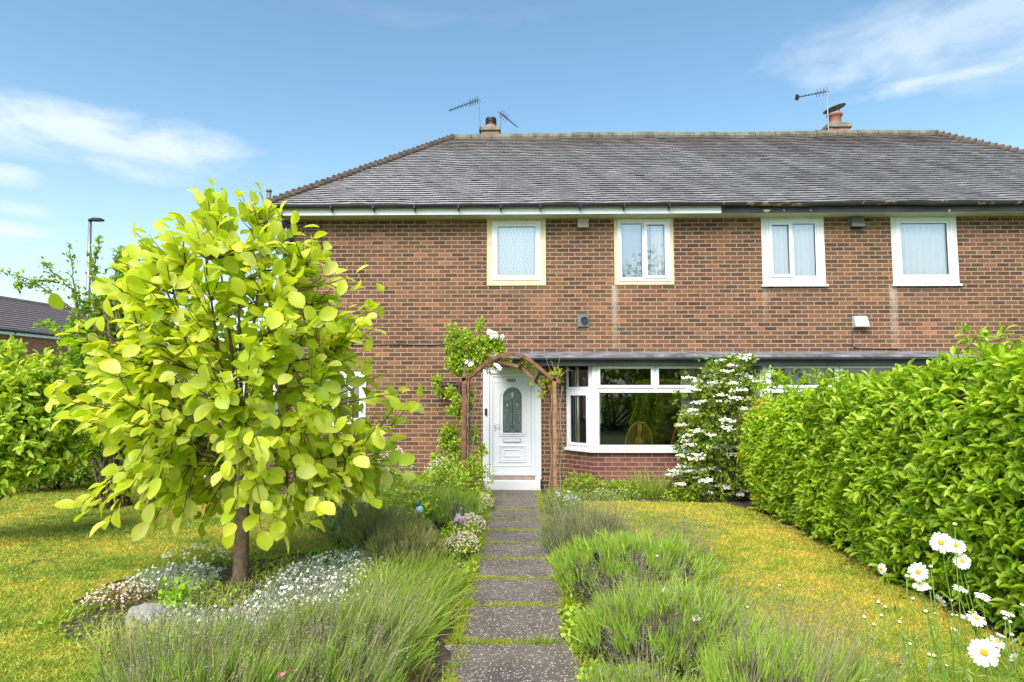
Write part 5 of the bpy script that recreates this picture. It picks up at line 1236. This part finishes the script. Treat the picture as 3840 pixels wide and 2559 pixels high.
lavender('lavender', .56, 3.25, .34, .34, .26, 'low green lavender clump nearest the right edge of the lowest slab', 180, 12, F_LAV, .10, 120, .2, (0, 0), 'lavender', GL)
lavender('lavender', 1.62, 4.1, .25, .3, .16, 'few tall bare lavender stems on the edge of the right lawn', 40, 8, F_LAV, .1, 110, .36, (.28, .1), 'lavender', GL, wood=False, stem_w=.003)
lavender('lavender', -.98, 8.2, .4, .42, .40, 'soft green lavender clump behind the mauve flower left of the path', 260, 12, F_LAV, .12, 60, .14, (.1, 0), 'lavender', GL)
GH = 'old heathers in the left bed'
lavender('heather', -1.5, 7.0, .48, .42, .42, 'brown half-dead heather with pale twigs below the blue glass ornament', 260, 12, F_HEATH, .07, 160, .10, (0, 0), 'heather', GH, heads=False)
lavender('heather', -2.0, 7.55, .4, .4, .40, 'dark olive heather at the lawn side of the left bed', 240, 12, F_HEATH, .07, 80, .08, (0, 0), 'heather', GH, heads=False)
lavender('heather', -1.15, 6.35, .36, .34, .36, 'small brown heather beside the long green grass', 200, 12, F_HEATH, .07, 80, .1, (0, 0), 'heather', GH, heads=False)
lavender('heather', -1.35, 8.7, .42, .42, .46, 'grey brown heather behind the blue glass ornament', 220, 12, F_HEATH, .08, 60, .1, (0, 0), 'heather', GH, heads=False)
# pale twigs in the dry heather
mb = MB()
for k in range(34):
    e = gnd(1470, 2070)+[rng.normal(0, .14), rng.normal(0, .1), rng.uniform(.25, .55)]; b = gnd(1478, 2075); mb.tube(curve_pts(b, e, 5, .02, .015), [.009, .007, .005, .003, .002], 4)
tag(mb.build('dry_twigs', drytwig), 'bundle of pale bare twigs rising from the brown heather', 'dry plant')
GG = 'long grass tufts'
def grass(cx, cy, rx, ry, L, n, label, mat=None, W=.008, lean=(0, 0)):
    a = rng.uniform(0, 6.283, n); r = np.sqrt(rng.random(n)); P = np.stack([cx+np.cos(a)*r*rx, cy+np.sin(a)*r*ry, np.zeros(n)], 1)
    D = np.stack([np.cos(a)*r*.5+lean[0], np.sin(a)*r*.5+lean[1], np.ones(n)], 1)+rng.normal(0, .22, (n, 3))
    V, q = blades(P, D, L*rng.uniform(.4, 1.1, n), W*rng.uniform(.5, 1.2, n), .5, 4)
    return tag(np_mesh('grass_tuft', V, q, None, mat or F_GRASS), label, 'grass tuft', GG)
grass(-.98, 5.45, .38, .55, .36, 1900, 'bright long grass tuft flopping toward the left edge of the path', None, .007, (.35, 0))
grass(-.85, 4.75, .25, .4, .30, 1000, 'long grass tuft between the leaning lavender and the slabs', None, .007, (.35, 0))
grass(-1.25, 5.6, .3, .3, .26, 700, 'green grass tuft around the small brown heather', None, .007)
grass(1.98, 10.75, .22, .15, .5, 420, 'tall grass tuft against the bay brickwork', None, .009)
grass(.52, 9.6, .16, .45, .34, 700, 'grass tuft at the foot of the right arch post', None, .009, (-.15, 0))
grass(.50, 7.6, .12, .6, .24, 500, 'grass tuft along the right edge of the slabs behind the dry lavender', None, .007)
grass(.60, 4.6, .14, .4, .24, 700, 'grass tuft under the black woody lavender at the path edge', None, .006, (-.1, 0))
grass(-2.55, 4.35, .25, .25, .24, 380, 'wispy dry grass tuft beside the grey rock', foliage('wispy_grass', [(.28,.40,.05),(.5,.5,.12),(.6,.5,.25)], .25), .005)
grass(-.66, 3.95, .12, .16, .12, 420, 'straw coloured dead grass tuft on the left corner of the lowest slab', F_STRAW, .004)
grass(.62, 4.0, .16, .12, .10, 260, 'reddish dead grass tuft on the right corner of the lowest slab', F_STRAW, .004)
grass(-.98, 10.1, .35, .4, .3, 600, 'grass tuft behind the left arch post by the brick wall', None, .009)
# leafy bed plants
def lp(name, cx, cy, rx, ry, h, n, L, W, mat, label, k=4, T=T_OVAL, cat='plant', stems=8, stem_m=None):
    return leafy(name, (cx, cy, 0), [(cx, cy, h*.5, rx, ry, h*.55)], n, L, W, mat, label, cat, k=k, T=T, stems=stems, stem_r=.006, stem_m=stem_m, floor=.01, up=.7)
lp('aquilegia', -2.62, 5.0, .17, .15, .26, 240, .055, .03, foliage('lime_leaf', [(.28,.52,.03),(.42,.66,.05)], .4), 'fresh lime leafed plant between the pink flowers and the tree trunk')
lp('clover', .33, 4.75, .09, .5, .09, 520, .035, .024, F_MID, 'clover and weeds creeping over the right slab edges beside the lime green lavender')
lp('clover', .36, 3.75, .10, .3, .08, 300, .035, .024, F_MID, 'weeds over the right edge of the lowest slab in view')
lp('clover', -.52, 5.9, .08, .5, .09, 420, .035, .024, F_CLIM, 'weeds creeping over the left slab edges beside the long bright grass')
grass(.10, 4.45, .09, .02, .10, 130, 'tiny weed tuft growing in the joint at the middle of the path', None, .005)
grass(-.35, 4.44, .10, .02, .07, 160, 'green tuft in the second lowest joint at the left of the path', None, .005)
lp('mallow', -1.15, 9.0, .35, .35, .72, 1500, .055, .032, F_CLIM, 'tall light green leafy plant just left of the left arch post base')
lp('fern', -1.75, 8.9, .35, .3, .6, 1200, .06, .018, F_MID, 'loose green feathery plant behind the heathers')
lp('bramble', -1.5, 9.4, .3, .3, .5, 1100, .06, .035, F_CLIM, 'bright green leafy bush left of the left arch post')
lp('rose_bush', -.78, 9.7, .3, .3, .8, 1300, .045, .025, F_CLIM, 'green leafy bush between the left arch post and the white door')
lp('weeds', -.95, 9.1, .34, .4, .42, 1300, .05, .028, F_MID, 'green weeds in front of the left arch post')
lp('spurge', -2.05, 8.3, .26, .26, .34, 1200, .035, .014, F_BLUEG, 'feathery blue green plant at the lawn edge left of the heathers')
lp('hellebore', -1.25, 7.75, .16, .16, .42, 240, .075, .028, F_CLIM, 'upright rosette of light leaves right of the blue ornament')
lp('weeds', -.78, 7.3, .16, .5, .2, 600, .045, .026, F_CLIM, 'light green leaves between the heathers and the pale pink flowers')
lp('weeds', -1.45, 8.0, .5, .3, .5, 900, .05, .026, F_CLIM, 'fresh green leaves growing up through the heathers')
lp('weeds', -1.9, 7.2, .4, .25, .46, 700, .035, .014, F_BLUEG, 'fine blue green foliage over the dark olive heather')
lp('weeds', .47, 6.35, .12, .5, .16, 600, .04, .024, F_MID, 'low weeds creeping over the right edge of the slabs')
lp('weeds', .62, 3.75, .16, .2, .12, 260, .045, .03, F_MID, 'low weeds on the lowest slab at the right')
lp('wall_bed_plants', .9, 10.75, .4, .25, .36, 1200, .045, .02, F_MID, 'small green plants under the canted side of the bay')
lp('wall_bed_plants', 1.5, 10.7, .4, .2, .26, 900, .045, .02, F_MID, 'low green plants under the middle of the bay window')
lp('wall_bed_plants', 2.5, 10.45, .35, .2, .18, 700, .045, .024, F_MID, 'low green plants between the tall grass tuft and the white shrub')
def flowering(name, cx, cy, rx, ry, h, nf, rf, fm, label, lm=None, nl=700, L=.03, W=.008, pet=5, fl_h=.06, lay=.05):
    o = lp(name, cx, cy, rx, ry, h, nl, L, W, lm or F_SILV, label, cat='flowers', stems=0)
    a = rng.uniform(0, 6.283, nf); r = np.sqrt(rng.random(nf)); cl = .5+.5*np.sin(np.cos(a)*r*9+cx*7)*np.sin(np.sin(a)*r*9+cy*5)
    keep = rng.random(nf) < .35+.65*cl; a, r = a[keep], r[keep]; m_ = len(a)
    zt = h*np.sqrt(np.maximum(.05, 1-r*r*.85))+rng.uniform(0, fl_h, m_)
    C = np.stack([cx+np.cos(a)*r*rx*1.05, cy+np.sin(a)*r*ry*1.05, zt], 1)
    flower_disc(C, np.tile([0, -.55, .8], (m_, 1))+rng.normal(0, .35, (m_, 3)), rf*rng.uniform(.75, 1.2, m_), pet, fm, o, 'flower_heads', .7)
    P = C-[0, 0, .004]; V, q = blades(P, np.tile([0., 0, -1], (m_, 1))+rng.normal(0, .15, (m_, 3)), fl_h+.03, .0025, .1, 2); np_mesh('flower_stalks', V, q, None, F_GREYL, o); return o
flowering('snow_in_summer', -1.68, 5.55, .48, .95, .17, 620, .0125, P_WHITE, 'big silver mat of white star flowers right of the tree trunk', None, 4200, .045, .006)
flowering('snow_in_summer', -1.85, 4.55, .4, .4, .13, 160, .013, P_WHITE, 'silver foliage patch just behind the front left lavenders', None, 2000, .035, .006)
flowering('snow_in_summer', -3.05, 5.75, .36, .34, .12, 90, .014, P_WHITE, 'silver mat with a few white flowers on the lawn side of the tree', None, 2200, .035, .006)
flowering('snow_in_summer', -2.45, 4.75, .28, .2, .10, 30, .012, P_WHITE, 'thin silver sprigs in front of the tree trunk', None, 800, .035, .006)
flowering('snow_in_summer', -3.15, 6.35, .34, .2, .16, 90, .017, P_WHITE, 'loose white starry flowers on the grass behind the silver mat', F_MID, 500, .03, .006)
flowering('pink_saxifrage', -3.22, 5.25, .22, .28, .10, 260, .010, P_PINK, 'pink flowered cushion at the lawn edge of the tree bed', foliage('reddish_leaf', [(.20, .14, .05), (.30, .30, .06), (.45, .22, .12)], .2), 900)
for k, (cx, cy, rx, ry, h, lb) in enumerate(((-.62, 9.45, .16, .35, .2, 'pale pink flowers spilling on the slabs beside the left arch post'), (-.64, 7.65, .18, .4, .22, 'pale pink flowers along the left path edge below the mauve flower'), (-.66, 6.85, .18, .3, .18, 'cream pink flowers at the left path edge above the long grass'), (-.72, 8.6, .16, .4, .2, 'small cream flowers at the left path edge between the two pink clumps'))):
    flowering('london_pride', cx, cy, rx, ry, h, 420, .010, P_PINK if k != 3 else P_CREAM, lb, F_CLIM, 700, .035, .02)
flowering('valerian', -2.0, 9.9, .34, .3, .75, 420, .013, P_CREAM, 'tall airy white flower heads against the brick wall', F_GREYL, 1400, .05, .01, fl_h=.14)
flowering('valerian', -1.3, 10.1, .3, .3, .6, 300, .013, P_CREAM, 'cream flower heads left of the arch against the brick wall', F_CLIM, 900, .05, .016, fl_h=.12)
flowering('bluebell', .55, 9.35, .22, .5, .2, 90, .016, P_BLUE, 'pale blue flowers round the foot of the right arch post', F_GRASS, 300, .10, .01, fl_h=.1)
flowering('white_bedding_flowers', 1.35, 10.5, .5, .12, .12, 110, .009, P_WHITE, 'tiny white flowers on the lawn edge below the bay window', F_MID, 500)
# single blooms
def bloom(px, py, Y, r, mat, label, name='bloom', n=9):
    c = at(px, py, Y); o = empty(name, (c[0], Y, 0), label, 'flower')
    C = c+rng.normal(0, r*.45, (n, 3)); flower_disc(C, rdir(n)+[0, -.6, .5], r*.8, 5, mat, o, 'petals', .8)
    MB().tube([(c[0]+.02, Y, 0), (c[0], Y, c[2]*.5), tuple(c)], .003, 5).build('stem', simple('green_stem', (.14, .28, .04), .6), o)
bloom(1497, 1993, 6.6, .045, P_ROSE, 'rose pink bloom above the pale dry twigs')
bloom(1718, 1960, 7.4, .05, P_MAUVE, 'mauve bloom near the left path edge', n=14)
bloom(1062, 2530, 3.1, .02, P_ROSE, 'larger of two pink buds at the bottom edge of the photo', n=6)
bloom(1088, 2515, 3.1, .016, P_ROSE, 'smaller of two pink buds at the bottom edge of the photo', n=5)
bloom(2262, 1822, 10.8, .05, P_PINK, 'larger pale pink bloom before the bay brickwork')
bloom(2291, 1836, 10.8, .035, P_PINK, 'smaller pale pink bloom before the bay brickwork')
# blue glass ornament
c = at(1573, 1907, 7.3); o = empty('garden_ornament', (c[0], 7.3, 0), 'small blue glass bird ornament on a stick among the heathers', 'ornament')
bl = simple('blue_glass', (.02, .16, .28), .08, .3, 20); b2 = simple('pale_blue_glass', (.40, .70, .78), .08, .2, 20)
MB().lathe((c[0], 7.3, c[2]-.05), [(.005, -.02), (.032, .0), (.045, .03), (.035, .06), (.02, .075)], 14).build('body', b2, o, True)
MB().lathe((c[0]-.018, 7.3, c[2]+.02), [(.014, 0), (.027, .015), (.022, .04), (.006, .055)], 12).build('head', bl, o, True)
MB().tube([(c[0], 7.3, 0), (c[0], 7.3, c[2]-.05)], .005, 6).build('stake', dark_metal, o)
MB().add([(c[0]-.05, 7.29, c[2]+.02), (c[0]-.03, 7.27, c[2]-.03), (c[0]-.012, 7.27, c[2]-.01), (c[0]-.03, 7.31, c[2]+.005)], [(0, 1, 2, 3), (3, 2, 1, 0)][:1]).build('wing', bl, o)
# rocks and twig on the lawn
def rock(c, r, mat, label, name='rock'):
    import bmesh
    bm = bmesh.new(); bmesh.ops.create_icosphere(bm, subdivisions=3, radius=1)
    for v in bm.verts:
        k = 1+.22*math.sin(v.co.x*3+c[0]*5)*math.sin(v.co.y*4)+.12*math.sin(v.co.z*7+v.co.x*5); v.co = Vector((v.co.x*r[0]*k, v.co.y*r[1]*k, v.co.z*r[2]*k))
    me = bpy.data.meshes.new(name); bm.to_mesh(me); bm.free(); me.materials.append(mat); o = bpy.data.objects.new(name, me); COL.objects.link(o); o.location = (c[0], c[1], r[2]*.3)
    return tag(o, label, 'rock')
rock(gnd(545, 2335), (.14, .10, .10), stone_m, 'grey rock half buried at the lawn edge of the tree bed')
rock(gnd(640, 2455), (.10, .09, .10), cream_stone, 'cream rock behind the leftmost lavender stems')
rock(gnd(1690, 2430), (.035, .03, .02), stone_m, 'small dark stone on the left edge of the path')
P_ = [gnd(x, y, .012) for x, y in ((100, 2118), (128, 2104), (165, 2098), (190, 2104), (218, 2110))]
tag(MB().tube(P_, [.004, .006, .005, .004, .003], 5).tube([P_[2], gnd(172, 2090, .02)], .003, 4).build('fallen_twig', bark), 'thin crooked twig lying on the left lawn', 'twig')
# fallen leaf on lawn, ground cover of weeds over the beds
def cover(name, polys, n, label, mat, L=(.02, .05), avoid=True):
    P = []
    for poly in polys:
        a = np.array(poly); x = rng.uniform(a[:, 0].min(), a[:, 0].max(), n); y = rng.uniform(a[:, 1].min(), a[:, 1].max(), n); Q = np.stack([x, y, np.full(n, .006)], 1)
        k = in_poly(Q, poly) & (rng.random(n) < .5+.5*np.sin(x*5+y*2)*np.sin(y*4-x)); P.append(Q[k])
    P = np.concatenate(P); n = len(P); P[:, 2] += rng.uniform(0, .05, n)
    V, q = scatter(T_DIA, P, rng.normal(0, 1, (n, 3))*[1, 1, .5]+[0, 0, .3], rng.normal(0, .5, (n, 3))+[0, 0, 1], rng.uniform(*L, n), rng.uniform(.010, .024, n))
    V2, q2 = blades(P[::2], rng.normal(0, .5, (len(P[::2]), 3))+[0, 0, 1], rng.uniform(.05, .12, len(P[::2])), .005, .4, 2)
    V, q = join((V, q), (V2, q2)); return tag(np_mesh(name, V, q, None, mat), label, 'ground cover', None, 'stuff')
cover('ground_cover', [[(-2.1, 6.4), (-.58, 6.4), (-.6, 11.5), (-4.8, 11.5), (-4.6, 11.0), (-2.2, 10.5)]], 30000, 'weedy green ground cover in the left flower bed near the house', F_MID)
cover('ground_cover', [[(-3.5, 4.6), (-.56, 3.0), (-.56, 6.5), (-2.1, 7.0), (-3.4, 6.4)]], 15000, 'sparse weeds over the soil round the tree trunk', F_MID)
cover('ground_cover', [[(.36, 3.0), (1.4, 3.0), (1.45, 6), (1.2, 7.2), (.5, 8.3), (.6, 10.3), (3.1, 10.2), (3.2, 11.4), (.35, 11.5)]], 26000, 'weedy green ground cover in the bed right of the path', F_MID)
# ------------------------------------------------------------------ daisies
T_PET = leaf_template([(0, .12), (.35, .42), (.75, .5), (.95, .3), (1, .12)], .12, .12)
stem_m = simple('daisy_stem', (.16, .30, .04), .6, .2, 20)
def frame_of(nv):
    nv = np.array(nv, float)/np.linalg.norm(nv); a = np.cross(nv, [.3, .2, .9]); a /= np.linalg.norm(a); return nv, a, np.cross(nv, a)
def daisy(px, py, d, face, label, Dk=None, droop=.12, npet=19):
    dia = rng.uniform(.074, .086); Y = Dk or min(3.0, max(1.9, dia*F/d)); r = d/2*Y/F
    c = at(px, py, Y); nv, a, b = frame_of(face)
    base = np.array([c[0]+.10+.12*rng.random(), Y+rng.normal(0, .08), 0]); o = empty('daisy', base, label, 'daisy', 'tall white daisies at the bottom right')
    n = npet; th = 2*np.pi*np.arange(n)/n+rng.normal(0, .07, n); dirs = np.cos(th)[:, None]*a+np.sin(th)[:, None]*b
    P = c+dirs*r*.20; V, q = scatter(T_PET, P, dirs+nv*(rng.normal(-droop, .10, (n, 1))), np.tile(nv, (n, 1))+rng.normal(0, .12, (n, 3)), r*.80*rng.uniform(.88, 1.06, n), r*.30)
    np_mesh('petals', V, q, None, P_WHITE, o)
    mb = MB(); rings = [(.27, .0), (.26, .05), (.20, .10), (.09, .12)]; m_ = 14; pts = []
    for rr, hh in rings: pts += [tuple(c+r*(rr*(math.cos(2*math.pi*k/m_)*a+math.sin(2*math.pi*k/m_)*b)+hh*nv)) for k in range(m_)]
    mb.add(pts, [(i*m_+k, i*m_+(k+1) % m_, (i+1)*m_+(k+1) % m_, (i+1)*m_+k) for i in range(3) for k in range(m_)]+[tuple(3*m_+k for k in range(m_))]); mb.build('disc', P_YEL, o, True)
    calyx = MB(); calyx.tube([c-nv*r*.02, c-nv*r*.12, c-nv*r*.25], [r*.24, r*.17, .002], 8); calyx.build('calyx', stem_m, o, True)
    s0 = c-nv*r*.2; s1 = s0-nv*.05+[0, 0, -.05]; s2 = (s1+base)/2+[rng.normal(0, .02), 0, .03]
    t = np.linspace(0, 1, 9)[:, None]; Q = (1-t)**3*s0+3*t*(1-t)**2*s1+3*t*t*(1-t)*s2+t**3*base; MB().tube(Q, .0022, 5).build('stem', stem_m, o, True)
    Pq = Q[3:8].repeat(2, 0); V, q = scatter(T_LAUR, Pq, rdir(len(Pq))+[0, 0, .5], rdir(len(Pq)), .05, .008); np_mesh('leaves', V, q, None, F_GRASS, o)
FC = (-.5, -.85, .45)
for (zx, zy, dz, face, label) in [
    (757, 195, 200, (-.55, -.8, .35), 'open daisy with a golden centre, left of the highest pair before the hedge'),
    (905, 225, 175, (-.2, -.6, .6), 'open daisy tilted to the right, right of the highest pair before the hedge'),
    (965, 380, 155, (-.4, -.75, .5), 'open daisy just below the highest pair'),
    (530, 485, 180, (-.6, -.75, .35), 'open daisy with a yellow centre over the bare soil edge of the hedge'),
    (172, 455, 112, (-.95, -.25, .1), 'daisy seen from the side on a long arching stem, leftmost by the hedge foot'),
    (558, 612, 150, (-.3, -.35, .95), 'daisy seen edge on directly under an open one at the hedge foot'),
    (945, 642, 140, (.2, -.25, .95), 'half closed daisy seen edge on below the middle of the hedge'),
    (1170, 718, 140, (.1, -.35, .95), 'daisy facing upward in front of the hedge, right of the half closed one'),
    (745, 770, 125, (-.85, -.1, -.45), 'drooping daisy hanging with its petals down'),
    (1105, 942, 170, (0, -.62, .78), 'open daisy facing up with a bud right under it'),
    (950, 912, 85, (.1, -.2, .97), 'small half open daisy left of the one with a bud under it'),
    (885, 1042, 62, (.2, -.2, .95), 'smallest half open daisy, low between the stems'),
    (1410, 887, 120, (.1, -.22, .97), 'flat daisy seen edge on near the right edge above two buds'),
    (1310, 1168, 140, (.1, -.6, .8), 'open daisy upper left of the largest pair group with an orange centre'),
    (1340, 1100, 95, (.3, -.1, .9), 'daisy seen from behind above the one with the orange centre'),
    (1485, 1162, 120, (.4, -.5, -.6), 'daisy seen from its back close to the right edge'),
    (1180, 1275, 262, (-.4, -.85, .42), 'largest and nearest daisy with a bright golden centre at the bottom right'),
    (1475, 1330, 118, (.7, -.3, -.6), 'white daisy turned away below the right edge one'),
    (660, 1412, 125, (.75, -.4, -.35), 'daisy turned down and to the right near the bottom of the photo'),
    (1560, 806, 48, (.1, -.3, .95), 'tiny daisy cut off by the right edge of the photo')]:
    daisy(3240+zx*.382, 1960+zy*.382, dz*.382, face, label)
daisy(2495, 2213, 34, (.0, -.5, .9), 'small lone daisy above the woody lavender', 4.2); daisy(2606, 2315, 44, (0, -.15, .98), 'small daisy seen edge on over the right lavender', 3.9)
def bud(px, py, Y, r=.0075):
    c = at(px, py, Y); base = np.array([c[0]+.06+.1*rng.random(), Y+rng.normal(0, .05), 0]); o = empty('daisy_bud', base, 'closed cream daisy bud on a thin green stem', 'flower bud', 'unopened daisy buds')
    MB().lathe(c, [(r*.35, -r*.6), (r, 0), (r*.9, r*.55), (r*.3, r*.95)], 10).build('bud', bud_m, o, True); MB().lathe(c, [(r*.3, -r*.95), (r*.95, -r*.3), (r*1.05, r*.1)], 10).build('calyx', stem_m, o, True)
    s2 = np.array([c[0]*.6+base[0]*.4-.03, base[1], c[2]*.5]); t = np.linspace(0, 1, 8)[:, None]; Q = (1-t)**2*(c-[0, 0, r*.7])+2*t*(1-t)*s2+t*t*base; MB().tube(Q, .0018, 5).build('stem', stem_m, o, True)
    Pq = Q[2:7].repeat(2, 0); V, q = scatter(T_LAUR, Pq, rdir(len(Pq))+[0, 0, .6], rdir(len(Pq)), .04, .006); np_mesh('leaves', V, q, None, F_GRASS, o)
for zx, zy in ((480, 750), (140, 785), (210, 830), (170, 915), (95, 1003), (350, 980), (605, 875), (705, 895), (450, 1195), (430, 1288), (640, 1300), (683, 1310), (655, 435), (645, 650), (890, 20), (420, 530), (2, 930), (855, 765), (805, 1410), (1315, 1270), (1450, 1105), (1435, 980), (1385, 945), (870, 910)):
    bud(3240+zx*.382, 1960+zy*.382, rng.uniform(2.35, 2.9))
bud(2923, 2197, 3.4); bud(2803, 2278, 3.6); bud(2464, 2087, 4.6, .011)
grass(1.75, 2.45, .45, .22, .55, 330, 'thin upright grass and daisy foliage at the bottom right corner', None, .005)
# ------------------------------------------------------------------ greenery across the road, mirrored in the panes
leafy('roadside_hedge', (4, -9, 0), [(x, -9+rng.normal(0, .5), 1.6, 1.6, 1.2, 2.2) for x in range(-6, 14, 2)]+[(x, -10, 3.4+rng.normal(0, .4), 1.4, 1.2, 1.2) for x in range(0, 12, 2)], 15000, .22, .12, F_MID, 'tall leafy hedge across the road mirrored in the bay window panes', 'hedge', stems=30, stem_r=.05, shell=.35)
t5 = leafy('roadside_tree', (6.5, -11, 0), [(6.5, -11, 7.2, 2.4, 2, 2.2), (9.0, -11, 7.6, 1.8, 2, 1.8), (4.6, -11, 6.4, 1.6, 1.5, 1.4)], 4200, .16, .08, F_DARK, 'open tree across the road mirrored in the upper panes', 'tree', stems=50, stem_m=bark, stem_r=.05, shell=.6)
